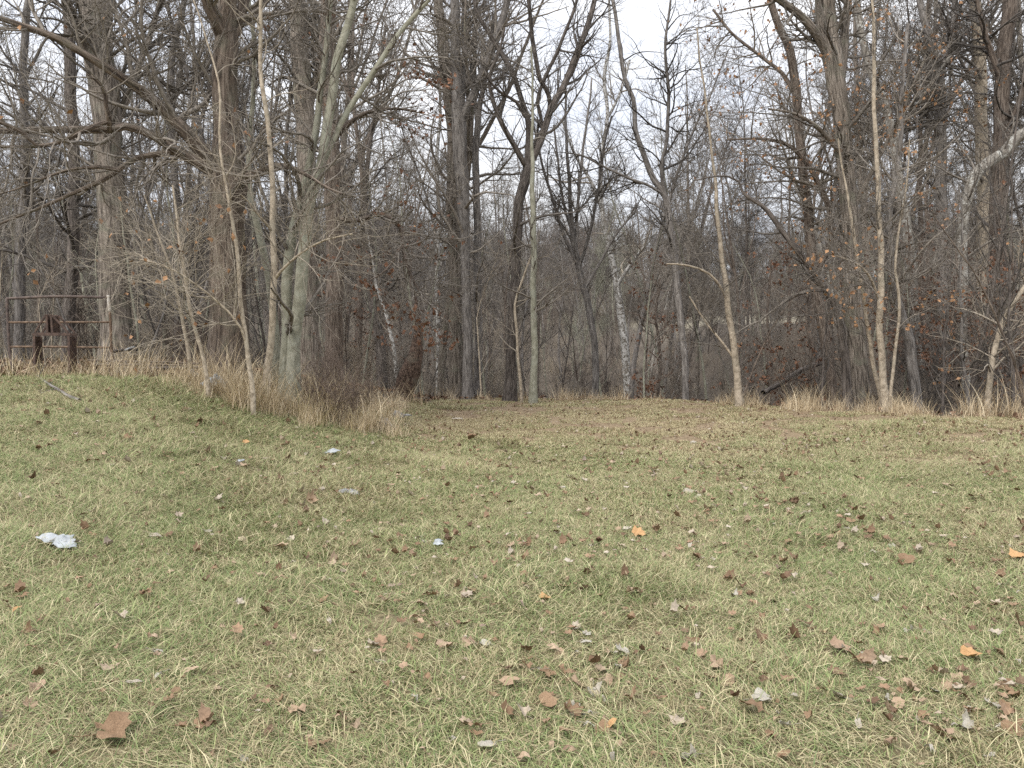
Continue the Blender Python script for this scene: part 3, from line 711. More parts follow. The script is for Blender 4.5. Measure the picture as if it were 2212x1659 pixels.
hero('furrowed_tree', 'big furrowed tree forking at the top with long limbs reaching left over the gate', 'tree', 13,
     [(492, 828, 80), (493, 700, 74), (494, 560, 70), (492, 430, 70), (490, 370, 74), (488, 300, 56), (487, 200, 52), (487, 110, 50), (488, 60, 40), (491, 0, 34), (493, -60, 30)],
     [([(470, 385, 34), (447, 338, 33), (393, 277, 28), (327, 213, 22), (293, 187, 20), (247, 157, 18), (200, 127, 16), (133, 87, 15), (50, 57, 13), (-30, 30, 10)], 11.2),
      ([(480, 392, 32), (467, 373, 30), (427, 350, 24), (360, 310, 19), (310, 283, 17), (267, 273, 16), (233, 280, 16), (133, 280, 14), (0, 283, 12), (-60, 280, 10)], 11.8),
      ([(236, 280, 11), (238, 262, 12), (232, 235, 9), (224, 195, 8), (205, 172, 6), (185, 160, 5)], 11.6, 12.1),
      ([(234, 262, 9), (205, 272, 10), (180, 283, 10), (127, 307, 9), (77, 315, 8), (0, 317, 6)], 11.4, 12.0),
      ([(80, 314, 7), (62, 300, 7), (43, 283, 8), (0, 263, 8), (-40, 250, 7)], 11.2, 11.5),
      ([(440, 352, 18), (393, 330, 13), (333, 333, 12), (290, 343, 11), (253, 367, 11), (213, 393, 10), (167, 413, 8), (100, 443, 6), (0, 485, 5)], 11.6, 12.9),
      ([(253, 367, 9), (220, 360, 9), (180, 362, 7), (130, 372, 6), (60, 400, 4), (0, 420, 3)], 11.2, 12.0),
      ([(508, 392, 18), (520, 387, 16), (550, 373, 14), (593, 358, 13), (627, 360, 11), (667, 380, 8), (700, 402, 5), (740, 420, 4)], 11.6),
      ([(482, 85, 26), (468, 55, 24), (452, 22, 22), (438, -20, 20), (420, -60, 18)], 12.4),
      ([(494, 85, 30), (512, 55, 26), (524, 25, 24), (532, -20, 22), (540, -70, 18)], 13.5),
      ([(512, 62, 16), (540, 35, 14), (575, 3, 12), (600, -40, 10)], 14.0, 13.2),
      ], 'furrow_dark', 'twig', 120, 6, 5, (.8, 2.6), leaves=(70, .075, 'leaf_hang'), sides=28, rough=.09, trop=.05)
hero('pale_trunk_tree', 'thick grey tree rising behind the rusty gate and the long limbs', 'tree', 17,
     [(252, 795, 64), (251, 700, 60), (246, 560, 60), (241, 450, 58), (235, 330, 56), (226, 220, 58), (214, 110, 58), (205, 0, 60), (200, -60, 56)],
     [([(232, 300, 20), (262, 240, 16), (290, 170, 13), (320, 90, 11), (345, 0, 9)], 18),
      ([(214, 160, 20), (180, 90, 16), (160, 40, 13), (140, -20, 12)], 16)], 'furrow', 'twig', 60, 5, 5, (1.2, 3.2), sides=22, rough=.05)
hero('dark_trunk_tree', 'dark upright tree directly behind the gate, left of the thick grey tree', 'tree', 19,
     [(148, 800, 26), (150, 700, 24), (156, 560, 23), (160, 450, 23), (158, 300, 23), (152, 150, 22), (144, 0, 21), (140, -60, 20)], (), 'dark', 'twig_dark', 50, 5, 5, (1.2, 3.4), t0=.15)
hero('slender_grey_tree', 'slender grey tree between the thick grey tree and the big forked one', 'tree', 21,
     [(385, 800, 16), (384, 600, 15), (379, 400, 15), (371, 250, 14), (372, 120, 13), (392, 40, 12), (402, -40, 10)],
     [([(372, 215, 10), (395, 190, 9), (430, 160, 7), (455, 150, 5)], 20)], 'grey', 'twig', 50, 5, 5, (1.2, 3.2))
hero('leaning_tan_sapling', 'leaning pale sapling just left of the big furrowed tree', 'tree', 11,
     [(450, 832, 9), (441, 780, 8), (433, 744, 8), (413, 678, 7.5), (397, 594, 7), (388, 530, 6), (383, 480, 5), (372, 400, 4)], (), 'tan', 'twig_pale', 26, 4, 4, (.6, 1.7), flare=1.1, sides=8, rmin=.003, leaves=(26, .075, 'leaf_hang'))
hero('thin_tan_sapling', 'thinner leaning sapling beside the leaning pale one, nearer the gate', 'tree', 12,
     [(411, 800, 9), (408, 770, 8), (393, 694, 7), (373, 594, 6), (357, 540, 5), (330, 470, 4), (310, 420, 3)], (), 'tan', 'twig_pale', 24, 4, 4, (.6, 1.7), flare=1.1, sides=8, rmin=.003)
hero('curving_sapling', 'curving pale sapling growing up in front of the big furrowed trunk', 'tree', 10.8,
     [(547, 858, 11), (545, 820, 10), (533, 744, 9.5), (520, 661, 9), (510, 561, 8), (503, 461, 7), (493, 416, 6), (479, 345, 5.5), (474, 267, 5), (466, 160, 4), (440, 60, 3), (420, 0, 2)],
     [([(533, 744, 6), (515, 700, 5), (470, 650, 4.5), (420, 610, 4), (360, 575, 3), (300, 560, 2)], 10.2)], 'tan', 'twig_pale', 40, 4, 4, (.5, 1.5), flare=1.15, sides=8, rmin=.003, leaves=(50, .075, 'leaf_hang'))
hero('pale_straight_sapling', 'straightest palest tan sapling right of the big furrowed tree', 'tree', 11.5,
     [(575, 838, 17), (578, 800, 15), (586, 700, 14), (592, 590, 13.5), (590, 460, 12), (583, 330, 10), (569, 200, 9), (563, 100, 8), (565, 0, 7), (566, -50, 6)],
     [([(592, 605, 8), (612, 580, 6), (650, 548, 5), (700, 520, 4), (760, 505, 3)], 11), ([(588, 500, 7), (565, 470, 5), (540, 440, 4), (520, 420, 3)], 11)], 'tan', 'twig_pale', 34, 4, 4, (.7, 1.8), flare=1.2, sides=10, rmin=.003)
hero('smooth_green_tree', 'smooth greenish grey tree leaning right with a long straight side limb', 'tree', 12.5,
     [(634, 862, 40), (634, 820, 30), (638, 720, 27), (648, 620, 27), (657, 540, 25), (668, 450, 25), (690, 370, 22), (710, 250, 20), (725, 150, 19), (745, 80, 17), (765, 0, 15), (775, -50, 13)],
     [([(680, 385, 15), (713, 317, 13), (738, 263, 12), (778, 200, 12), (821, 133, 11), (871, 60, 10), (925, 0, 9), (960, -40, 8)], 13),
      ([(612, 866, 28), (616, 800, 24), (619, 723, 24), (619, 602, 23), (633, 511, 21), (654, 420, 18), (668, 350, 16), (686, 250, 14), (700, 150, 12), (712, 20, 10), (715, -50, 9)], 12.9)], 'smooth', 'twig', 56, 5, 5, (.9, 2.4), sides=16, rough=.02)
hero('bluish_stem', 'bluish grey leaning stem between the furrowed tree and the tan sapling', 'tree', 14.5,
     [(598, 830, 16), (592, 700, 16), (580, 594, 16), (567, 528, 16), (547, 461, 14), (536, 380, 12), (545, 260, 10), (548, 120, 9), (540, 0, 8)], (), 'smooth', 'twig', 30, 5, 4, (.9, 2.2), sides=10)
hero('rough_bark_tree', 'dark rough barked tree standing behind the smooth greenish tree', 'tree', 19,
     [(668, 830, 46), (667, 700, 42), (666, 560, 41), (664, 430, 41), (661, 300, 40), (652, 150, 38), (641, 0, 34), (636, -60, 30)],
     [([(662, 260, 18), (680, 180, 16), (698, 90, 15), (712, 0, 14)], 19.5)], 'furrow', 'twig', 60, 5, 5, (1.2, 3.2), sides=18)
hero('tall_bark_tree', 'tall brown tree right of the smooth tree, crooked dead bough with rusty leaves', 'tree', 16.5,
     [(722, 882, 44), (722, 800, 38), (723, 650, 36), (721, 500, 35), (719, 380, 34), (713, 250, 33), (707, 120, 32), (706, 0, 28), (705, -60, 26)],
     [([(722, 470, 13), (748, 476, 11), (780, 475, 10), (803, 465, 10), (825, 462, 10), (855, 480, 9), (872, 505, 8.5), (868, 530, 8), (878, 565, 7), (890, 600, 6), (915, 640, 5), (940, 675, 3)], 15.8),
      ([(868, 530, 6), (850, 560, 5), (825, 590, 4), (790, 610, 3)], 15.4, 16),
      ([(720, 300, 14), (760, 260, 11), (800, 240, 8), (850, 235, 6), (900, 240, 4)], 15.5)], 'brown', 'twig', 70, 5, 5, (1.0, 2.8), sides=18, leaves=(900, .085, 'leaf_hang_dark', .62))
hero('double_trunk_tree', 'double tree at the left of the clearing end, its left stem rough and pale', 'tree', 23,
     [(985, 872, 30), (985, 750, 28), (982, 600, 27), (978, 461, 27), (980, 330, 26), (972, 230, 24), (958, 110, 22), (945, 0, 20), (940, -60, 18)], (), 'furrow', 'twig', 56, 5, 5, (1.3, 3.4), sides=16)
hero('forked_grey_tree', 'grey tree dividing into several upright stems at the left of the clearing end', 'tree', 21.5,
     [(1012, 872, 22), (1010, 760, 20), (1008, 650, 19), (1006, 560, 20), (1000, 440, 27), (996, 330, 30), (992, 262, 30), (988, 215, 24), (985, 120, 22), (983, 0, 19), (982, -60, 18)],
     [([(998, 260, 20), (1010, 232, 18), (1035, 180, 17), (1058, 120, 16), (1080, 60, 16), (1096, 0, 15), (1105, -50, 13)], 21),
      ([(997, 255, 10), (1001, 210, 11), (1001, 130, 11), (1003, 50, 10), (1008, -40, 9)], 22)], 'grey', 'twig', 60, 5, 5, (1.2, 3.2), sides=16)
hero('narrow_dark_tree', 'narrow dark tree just right of the grey many stemmed one', 'tree', 22,
     [(1033, 872, 18), (1033, 750, 17), (1032, 600, 17), (1030, 460, 16), (1029, 340, 15), (1031, 270, 14), (1036, 225, 12), (1048, 170, 10), (1056, 110, 9), (1068, 30, 8)],
     [([(1031, 262, 10), (1026, 220, 9), (1018, 150, 8), (1008, 80, 8), (1000, 0, 7)], 22.5)], 'grey', 'twig', 46, 5, 5, (1.2, 3.0), sides=12)
T = lambda x, y: (738 + x / 3, y / 3)
def TP(*a): return [(*T(x, y), w) for x, y, w in a]
hero('wide_fork_tree', 'dark tree in the middle with limbs opening in a wide V against the sky', 'tree', 20,
     [(1102, 864, 27), (1105, 760, 22), (1109, 650, 21), (1114, 560, 20), (1118, 500, 20)] + TP((1150, 1330, 20), (1185, 1180, 22), (1205, 1090, 22), (1212, 1000, 18), (1210, 800, 13), (1188, 700, 12), (1110, 480, 11), (1000, 290, 10), (900, 130, 8), (860, 0, 7)),
     [(TP((1195, 1080, 13), (1168, 1030, 13), (1110, 930, 12), (1040, 800, 11), (980, 650, 9), (955, 500, 8), (1020, 330, 6), (1060, 180, 5)), 19),
      (TP((1215, 1060, 17), (1250, 1000, 17), (1310, 850, 16), (1350, 720, 15), (1440, 560, 14), (1530, 320, 13), (1610, 120, 12), (1650, -40, 10)), 20.8),
      (TP((1352, 700, 10), (1340, 600, 10), (1290, 520, 10), (1240, 300, 10), (1222, 120, 9), (1205, -40, 8)), 19.6, 20.5),
      (TP((1308, 850, 8), (1285, 740, 8), (1270, 640, 8), (1330, 480, 8), (1400, 340, 8), (1440, 220, 7), (1500, 80, 7), (1530, -30, 6)), 20.2, 20.6),
      (TP((1190, 760, 7), (1130, 660, 7), (1060, 620, 6), (990, 560, 5), (930, 480, 4)), 19, 19.8),
      (TP((1450, 540, 7), (1500, 470, 6), (1560, 300, 5), (1600, 260, 4)), 20.2, 20.7),
      ], 'dark', 'twig_dark', 74, 5, 4, (.9, 2.4), sides=14)
hero('straight_olive_tree', 'straight slim olive grey tree in front of the wide V tree', 'tree', 19,
     [(1152, 864, 17), (1153, 800, 15), (1154, 700, 14), (1152, 600, 13), (1152, 480, 12), (1151, 380, 10), (1148, 300, 7), (1152, 200, 5), (1147, 100, 4)], (), 'smooth', 'twig', 30, 5, 4, (.9, 2.2), sides=12)
hero('crooked_pale_sapling', 'crooked bleached sapling at the foot of the wide V tree', 'tree', 19.4,
     [(1127, 862, 7), (1123, 820, 7), (1117, 760, 6), (1116, 700, 6), (1114, 650, 5), (1130, 600, 4), (1150, 540, 3)], (), 'tan', 'twig_pale', 14, 4, 4, (.6, 1.4), sides=7, flare=1.1)
hero('fan_branched_tree', 'grey tree with many straight branches spreading like a fan, right of the middle', 'tree', 25,
     [(1285, 866, 16), (1286, 780, 15), (1283, 728, 14), (1272, 665, 14), (1260, 620, 14), (1250, 580, 13), (1240, 520, 12), (1232, 440, 9), (1226, 340, 7), (1222, 240, 5), (1220, 160, 4)],
     [([(1247, 570, 8), (1215, 500, 7), (1190, 420, 6), (1168, 340, 5), (1150, 260, 4)], 24.5), ([(1244, 545, 8), (1248, 450, 7), (1256, 350, 6), (1270, 250, 5), (1278, 170, 4)], 25.6),
      ([(1250, 580, 8), (1275, 500, 7), (1290, 420, 6), (1302, 330, 5), (1322, 250, 4)], 24.2), ([(1242, 530, 6), (1218, 440, 6), (1205, 350, 5), (1196, 270, 4)], 26),
      ([(1262, 625, 8), (1300, 560, 6), (1335, 500, 5), (1370, 460, 4)], 25)], 'grey', 'twig', 70, 6, 4, (.9, 2.2), ang1=(15, 45), sides=12)
hero('white_forked_sycamore', 'tall white barked tree beyond the clearing with a bright bough forking right', 'tree', 38,
     [(1358, 872, 20), (1350, 760, 18), (1342, 680, 16), (1335, 630, 15), (1328, 590, 13), (1316, 540, 12), (1303, 470, 11), (1298, 400, 10), (1302, 320, 9), (1312, 250, 8), (1306, 170, 8), (1318, 90, 6), (1315, 10, 5)],
     [([(1333, 618, 9), (1350, 590, 8), (1372, 558, 7), (1392, 532, 6), (1420, 500, 4)], 37), ([(1299, 440, 9), (1270, 380, 7), (1240, 330, 6), (1215, 260, 5)], 38),
      ([(1310, 260, 7), (1340, 200, 6), (1360, 130, 5)], 39)], 'white', 'twig_pale', 40, 5, 4, (1.4, 3.6), sides=12, rmin=.006)
hero('white_straight_sycamore', 'narrow straight white trunk glimpsed left of the double tree', 'tree', 34,
     [(946, 868, 8), (946, 780, 9), (945, 700, 9), (944, 620, 9), (946, 540, 9), (948, 450, 8), (944, 350, 8), (950, 250, 7), (950, 150, 6), (946, 50, 5)], (), 'white', 'twig_pale', 34, 5, 4, (1.4, 3.4), sides=10, rmin=.006)
hero('leaning_dark_tree', 'leaning dark trunk left of the broken snag', 'tree', 23,
     [(829, 872, 24), (824, 790, 22), (816, 700, 20), (806, 630, 19), (800, 580, 18), (795, 500, 14), (790, 420, 11), (800, 300, 9), (820, 180, 7), (830, 60, 6)], (), 'dark', 'twig_dark', 40, 5, 4, (1.2, 3), sides=14)
hero('leaning_white_stem', 'thin leaning stem with white and mossy bark in front of the leaning dark trunk', 'tree', 20,
     [(866, 872, 9), (858, 811, 9), (848, 750, 8), (838, 694, 8), (824, 650, 7), (811, 604, 6), (800, 540, 4), (785, 470, 3)], (), 'white', 'twig_pale', 16, 4, 4, (.8, 1.8), sides=9)
hero('tan_edge_sapling', 'slim tan tree standing alone at the edge of the grass right of the middle', 'tree', 17.5,
     [(1598, 872, 19), (1595, 845, 16), (1590, 790, 15), (1577, 700, 14), (1570, 620, 12), (1560, 560, 10), (1551, 500, 9), (1548, 440, 8), (1545, 370, 6), (1530, 280, 5), (1520, 180, 4), (1505, 60, 3)],
     [([(1572, 650, 6), (1550, 610, 5), (1520, 585, 4.5), (1480, 572, 4), (1440, 570, 3)], 17), ([(1590, 780, 6), (1560, 740, 5), (1520, 690, 4.5), (1490, 640, 3)], 17.6)], 'tan', 'twig', 34, 5, 4, (.7, 2.0), sides=12, flare=1.25)
hero('twin_limb_tree', 'dark crooked twin limbed tree with a branch reaching left, right of white tree', 'tree', 22,
     [(1482, 872, 15), (1478, 780, 15), (1470, 690, 15), (1462, 600, 15), (1449, 520, 15), (1438, 425, 14), (1411, 383, 13), (1388, 327, 12), (1371, 277, 11), (1368, 217, 10), (1348, 160, 9), (1335, 67, 8), (1318, -20, 7)],
     [([(1440, 430, 10), (1430, 385, 9), (1430, 345, 8), (1440, 300, 8), (1445, 200, 7), (1436, 110, 6), (1450, 0, 5)], 21.5),
      ([(1438, 423, 7), (1400, 400, 6), (1371, 390, 6), (1305, 360, 5), (1258, 336, 4), (1220, 330, 3)], 21)], 'grey', 'twig_dark', 60, 5, 4, (1.0, 2.6), sides=12)
hero('great_right_tree', 'largest furrowed tree on the right, widening upward into heavy limbs', 'tree', 18,
     [(1860, 884, 48), (1856, 830, 40), (1851, 760, 37), (1843, 640, 38), (1838, 533, 38), (1835, 433, 37), (1825, 333, 36), (1812, 230, 36), (1800, 140, 40), (1786, 50, 40), (1778, -20, 38), (1772, -80, 34)],
     [([(1796, 130, 22), (1770, 85, 20), (1740, 45, 18), (1705, 15, 16), (1670, -10, 14)], 17.4), ([(1815, 190, 18), (1822, 110, 18), (1828, 40, 17), (1836, -40, 15)], 18.6),
      ([(1826, 340, 12), (1790, 300, 10), (1760, 270, 8), (1715, 245, 6), (1660, 235, 4)], 17), ([(1838, 460, 14), (1868, 400, 11), (1900, 340, 9), (1935, 270, 7), (1965, 200, 6), (2000, 120, 4)], 17.6)],
     'furrow', 'twig', 80, 5, 5, (1.0, 3.0), sides=24, rough=.08, leaves=(620, .08, 'leaf_hang', .6))
hero('arching_tree', 'slim tree bending left in a long arch in front of the largest right tree', 'tree', 16.5,
     [(1832, 884, 24), (1828, 830, 20), (1822, 754, 17), (1818, 700, 15), (1803, 658, 14), (1768, 604, 13), (1742, 571, 12), (1702, 514, 11), (1662, 459, 10), (1635, 435, 8), (1606, 420, 7), (1598, 395, 5), (1560, 380, 4), (1500, 390, 3)], (), 'dark', 'twig_dark', 22, 4, 4, (.8, 2.0), sides=12)
hero('bent_brown_tree', 'brown tree bowing outward left of the largest right tree', 'tree', 19.5,
     [(1800, 878, 22), (1793, 800, 21), (1775, 700, 21), (1762, 620, 21), (1752, 533, 21), (1742, 433, 20), (1728, 300, 20), (1718, 190, 19), (1706, 110, 17), (1684, 60, 15), (1665, 0, 14), (1650, -50, 12)],
     [([(1760, 600, 12), (1792, 520, 12), (1788, 440, 12), (1752, 367, 11), (1708, 317, 9), (1650, 300, 6), (1570, 302, 4)], 18.8), ([(1720, 210, 10), (1690, 160, 9), (1640, 120, 7), (1590, 80, 6), (1540, 20, 5)], 20)],
     'brown', 'twig', 76, 5, 5, (1.0, 3.0), sides=14, leaves=(560, .08, 'leaf_hang', .6))
hero('pale_right_stem', 'tall pale stem just right of the largest right tree', 'tree', 15.5,
     [(1915, 893, 19), (1911, 840, 16), (1905, 761, 14), (1898, 678, 13), (1903, 600, 13), (1905, 540, 12), (1901, 480, 11), (1895, 400, 10), (1892, 300, 9), (1888, 167, 8), (1885, 33, 6), (1883, -40, 5)],
     [([(1900, 650, 6), (1880, 600, 5), (1850, 570, 4), (1800, 550, 3)], 15)], 'tan', 'twig', 40, 5, 4, (.7, 2.0), sides=11, flare=1.2, leaves=(240, .075, 'leaf_hang', .5))
hero('slanting_pale_stem', 'thin pale stem crossing low between the largest tree and the tall pale stem', 'tree', 15.8,
     [(1906, 888, 11), (1898, 830, 10), (1885, 778, 9), (1872, 694, 8), (1858, 594, 7), (1848, 528, 7), (1838, 461, 6), (1822, 380, 4), (1810, 300, 3)], (), 'tan', 'twig', 24, 4, 4, (.7, 1.7), sides=9, flare=1.1)
hero('whip_sapling', 'whippy sapling curving up right of the tall pale stem', 'tree', 15.2,
     [(1922, 888, 8), (1928, 800, 7), (1938, 721, 6.5), (1942, 628, 6), (1934, 571, 5), (1945, 480, 4), (1960, 380, 3), (1965, 300, 2)], (), 'tan', 'twig', 22, 4, 4, (.6, 1.6), sides=8, flare=1.1, leaves=(150, .075, 'leaf_hang', .5))
hero('bent_grey_tree', 'grey smooth tree with an elbow low down, right of the pale stems', 'tree', 16.5,
     [(1982, 900, 27), (1978, 860, 23), (1972, 794, 22), (1966, 735, 21), (1945, 675, 18), (1932, 630, 16), (1925, 580, 15), (1922, 490, 14), (1930, 400, 12), (1945, 300, 10), (1950, 180, 8), (1960, 50, 7)], (), 'grey', 'twig', 40, 5, 4, (.9, 2.2), sides=14)
hero('leaning_mottled_sycamore', 'sycamore with flaking white bark leaning left high on the right', 'tree', 23,
     [(1985, 880, 24), (1978, 760, 23), (1970, 620, 22), (1958, 500, 21), (1945, 410, 20), (1932, 320, 19), (1916, 245, 18), (1893, 180, 17), (1872, 120, 15), (1856, 50, 14), (1845, -40, 12)],
     [([(1935, 330, 13), (1950, 270, 12), (1985, 220, 11), (2020, 170, 9), (2060, 110, 8)], 24)], 'mottled', 'twig', 50, 5, 4, (1.2, 3.0), sides=14, leaves=(420, .09, 'leaf_hang', .6))
hero('upright_dark_right_tree', 'upright dark tree forking high, right of the flaking sycamore', 'tree', 24,
     [(2042, 880, 26), (2040, 740, 24), (2037, 600, 23), (2035, 461, 23), (2033, 320, 22), (2031, 200, 22), (2028, 150, 20), (2010, 90, 15), (1990, 20, 13), (1975, -50, 11)],
     [([(2031, 165, 13), (2046, 110, 12), (2060, 40, 11), (2068, -40, 10)], 24.5), ([(2034, 300, 10), (2000, 240, 9), (1975, 190, 8), (1960, 130, 7)], 23)], 'grey', 'twig_dark', 60, 5, 4, (1.3, 3.2), sides=14)
hero('pale_far_right_tree', 'pale straight tree second from the right edge', 'tree', 24.5,
     [(2122, 880, 28), (2125, 740, 27), (2125, 600, 26), (2124, 461, 26), (2121, 300, 25), (2117, 150, 24), (2108, 0, 22), (2104, -60, 20)], (), 'tan', 'twig', 56, 5, 4, (1.3, 3.4), sides=14)
hero('heavy_right_edge_tree', 'heavy dark tree nearest the right edge of the picture', 'tree', 22.5,
     [(2143, 884, 32), (2146, 740, 31), (2151, 600, 31), (2156, 430, 31), (2162, 300, 31), (2168, 150, 30), (2182, 0, 28), (2188, -60, 26)],
     [([(2160, 330, 16), (2185, 260, 13), (2215, 180, 12), (2240, 100, 11)], 22), ([(2166, 190, 13), (2140, 110, 12), (2120, 40, 10), (2100, -30, 9)], 22)], 'brown', 'twig_dark', 70, 5, 4, (1.2, 3.2), sides=16)
hero('gnarled_white_tree', 'gnarled white mottled tree whose thick limb bends away at the right edge', 'tree', 21,
     [(2090, 884, 19), (2083, 800, 18), (2080, 680, 18), (2078, 560, 18), (2083, 470, 20), (2096, 405, 24), (2112, 372, 25), (2142, 347, 25), (2175, 327, 24), (2190, 303, 23), (2215, 286, 22), (2260, 270, 20)], (), 'mottled', 'twig', 40, 5, 4, (1.0, 2.6), sides=14, rough=.16)
hero('tan_arching_right_sapling', 'tan sapling arching out of the picture low on the right edge', 'tree', 15.5,
     [(2131, 897, 15), (2134, 860, 13), (2142, 794, 12), (2155, 728, 11), (2175, 678, 10), (2212, 621, 9), (2260, 570, 7)], (), 'tan', 'twig_pale', 30, 4, 4, (.7, 1.9), sides=10, flare=1.15, leaves=(120, .08, 'leaf_hang', .5))
hero('thin_right_sapling', 'very thin grey sapling left of the arching tan one', 'tree', 16,
     [(2097, 894, 9), (2088, 830, 8), (2078, 761, 7), (2075, 680, 6), (2074, 600, 5), (2080, 500, 4), (2070, 400, 3)], (), 'grey', 'twig', 24, 4, 4, (.7, 1.7), sides=8, flare=1.1)
hero('left_edge_tree', 'grey tree at the left edge of the picture behind the gate post', 'tree', 20,
     [(45, 800, 22), (42, 650, 21), (48, 480, 20), (56, 320, 18), (50, 160, 16), (62, 0, 14), (66, -60, 12)], (), 'grey', 'twig', 50, 5, 5, (1.2, 3.2), sides=12)

# rusty-leaved young trees that keep their dead leaves
for xd, d, lab, top in ((1745, 20, 'young tree with rusty clinging leaves left of the largest right tree', 470), (2060, 19, 'young tree with rusty clinging leaves between the thin grey sapling and the gnarled tree', 480),
                   (2185, 18.5, 'young tree with rusty clinging leaves low at the right edge', 520), (1960, 22, 'young tree with rusty clinging leaves behind the elbowed grey tree', 470), (1420, 25, 'young tree with rusty clinging leaves left of the crooked twin limbed tree', 640),
                   (830, 26, 'young tree with rusty clinging leaves by the leaning dark trunk', 560), (2120, 27, 'young tree with rusty clinging leaves farthest back on the brown slope', 560), (1660, 23, 'young tree with rusty clinging leaves behind the arching tree', 560)):
    hero('rusty_leaved_tree', lab, 'tree', d, [(xd, 872, 8), (xd + 6, 780, 7), (xd - 2, 690, 6), (xd + 5, 600, 5), (xd + 2, top, 3)], (), 'brown', 'twig_red', 34, 4, 4, (.8, 2.0), sides=7, leaves=(650, .085, 'leaf_hang_dark', .45), t0=.12, ang1=(45, 80), trop=.02)
# broken snag
def snag():
    r = np.random.default_rng(77)
    pts = [(874, 884, 34), (872, 855, 34), (879, 825, 38), (889, 793, 36), (897, 768, 29), (900, 748, 24), (903, 725, 19), (903, 700, 14), (900, 665, 9), (898, 640, 5)]
    P, R = path3(pts, 17.5, k=22); hg = float(H(P[0, 0], P[0, 1])); base = np.array([P[0, 0], P[0, 1], hg])
    if P[0, 2] > hg - .1: P[0, 2] = hg - .15
    root = empty('broken_snag', base); tag(root, 'short broken rotten trunk, dark reddish brown, leaning at the left of the clearing end', 'tree stump')
    obj('trunk', tubes_mesh('trunk', [((P - base)[None], R[None], 20, .20)], M['rot']), root)
    for a, b_, w in (((898, 762), (905, 742), 8), ((894, 760), (889, 738), 6), ((880, 790), (868, 770), 5)):
        q, rr = path3([(*a, w), ((a[0] + b_[0]) / 2 + 1, (a[1] + b_[1]) / 2, w * .7), (*b_, 1)], 17.5, k=6)
        obj('splinter', tubes_mesh('splinter', [((q - base)[None], rr[None], 6, .2)], M['rot']), root)
snag()

# whole-tree kinds for the wood behind
def whole_tree(r, ht, rad, spread, n1, mat, twig, lean=.06, fork=False, dens=(7, 6, 3), rmin=.010):
    rad = rad * .58
    k = 16; P = np.zeros((1, k, 3)); d = np.array([r.normal(0, lean), r.normal(0, lean), 1.0]); st = ht / (k - 1)
    for q in range(1, k):
        d = unit(d + r.normal(0, .06, 3) + np.array([0, 0, .06])); P[0, q] = P[0, q - 1] + d * st
    P[0, 0, 2] -= .3
    s = np.linspace(0, 1, k); R = (rad * (1 - .82 * s ** 1.2) * (1 + .35 * np.exp(-s * ht / .5)))[None]
    mains, mR = P, R
    if fork:
        f, fR = spawn(r, P, R, 3, .3, .6, (ht * .45, ht * .6), (15, 32), k, .05, .08, .75, rad * .6, .02, .3)
        mains = np.concatenate([P, f]); mR = np.concatenate([R, fR])
    l1, r1 = spawn(r, mains, mR, n1, .28, .98, (spread * .6, spread), (38, 75), 10, .12, .07, .45, .09, rmin * 1.5, .62)
    l2, r2 = spawn(r, l1, r1, n1 * dens[0], .15, 1, (spread * .2, spread * .5), (25, 60), 7, .15, .05, .6, .04, rmin, .5)
    l3, r3 = spawn(r, l2, r2, len(l2) * dens[1], .1, 1, (.35, 1.1), (25, 60), 4, .17, .04, .7, .02, rmin * .7, .4)
    tm = tubes_mesh('trunk', [(P, R, 9, .05)] + ([(f, fR, 7, .04)] if fork else []), M[mat])
    cm = tubes_mesh('crown', [(l1, r1, 4), (l2, r2, 3), (l3, r3, 3)], M[twig])
    return tm, cm
def sapling_mesh(r, ht, rad, mat, twig, nst=1):
    k = 12; Ps = []
    for q_ in range(nst):
        P = np.zeros((k, 3)); d = np.array([r.normal(0, .12 + .1 * (nst > 1)), r.normal(0, .12 + .1 * (nst > 1)), 1.0]); P[0] = [r.normal(0, .05 * nst), r.normal(0, .05 * nst), -.1]
        for q in range(1, k):
            d = unit(d + r.normal(0, .09, 3) + np.array([0, 0, .05])); P[q] = P[q - 1] + d * ht * r.uniform(.9, 1.05) / (k - 1)
        Ps.append(P)
    P = np.array(Ps); s = np.linspace(0, 1, k); R = np.tile(rad * (1 - .85 * s), (nst, 1))
    l1, r1 = spawn(r, P, R, 20 * (1 + nst // 2), .12, .95, (.5, ht * .32), (25, 60), 8, .10, .08, .5, .02, .0065, .5)
    l2, r2 = spawn(r, l1, r1, len(l1) * 3, .15, 1, (.3, .9), (20, 50), 5, .12, .06, .6, .01, .0055, .4)
    l3, r3 = spawn(r, l2, r2, len(l2), .15, 1, (.2, .5), (20, 50), 3, .12, .03, .6, .006, .0045, .4)
    return tubes_mesh('trunk', [(P, R, 6, .03)], M[mat]), tubes_mesh('crown', [(l1, r1, 3), (l2, r2, 3), (l3, r3, 3)], M[twig])

r = np.random.default_rng(55)
big = [whole_tree(r, 20, .24, 5.0, 30, 'grey', 'twig'), whole_tree(r, 18, .19, 4.2, 30, 'brown', 'twig', fork=True), whole_tree(r, 22, .28, 5.5, 32, 'furrow', 'twig', fork=True),
       whole_tree(r, 17, .14, 3.4, 30, 'dark', 'twig_dark'), whole_tree(r, 19, .17, 4.0, 32, 'grey', 'twig', lean=.14, fork=True), whole_tree(r, 16, .12, 3.4, 30, 'smooth', 'twig'),
       whole_tree(r, 21, .22, 4.6, 26, 'mottled', 'twig_pale', fork=True)]
sap = [sapling_mesh(r, 6, .035, 'grey', 'twig'), sapling_mesh(r, 5, .03, 'brown', 'twig'), sapling_mesh(r, 7.5, .045, 'smooth', 'twig'), sapling_mesh(r, 4.5, .026, 'tan', 'twig_pale'),
       sapling_mesh(r, 8, .05, 'dark', 'twig_dark')]
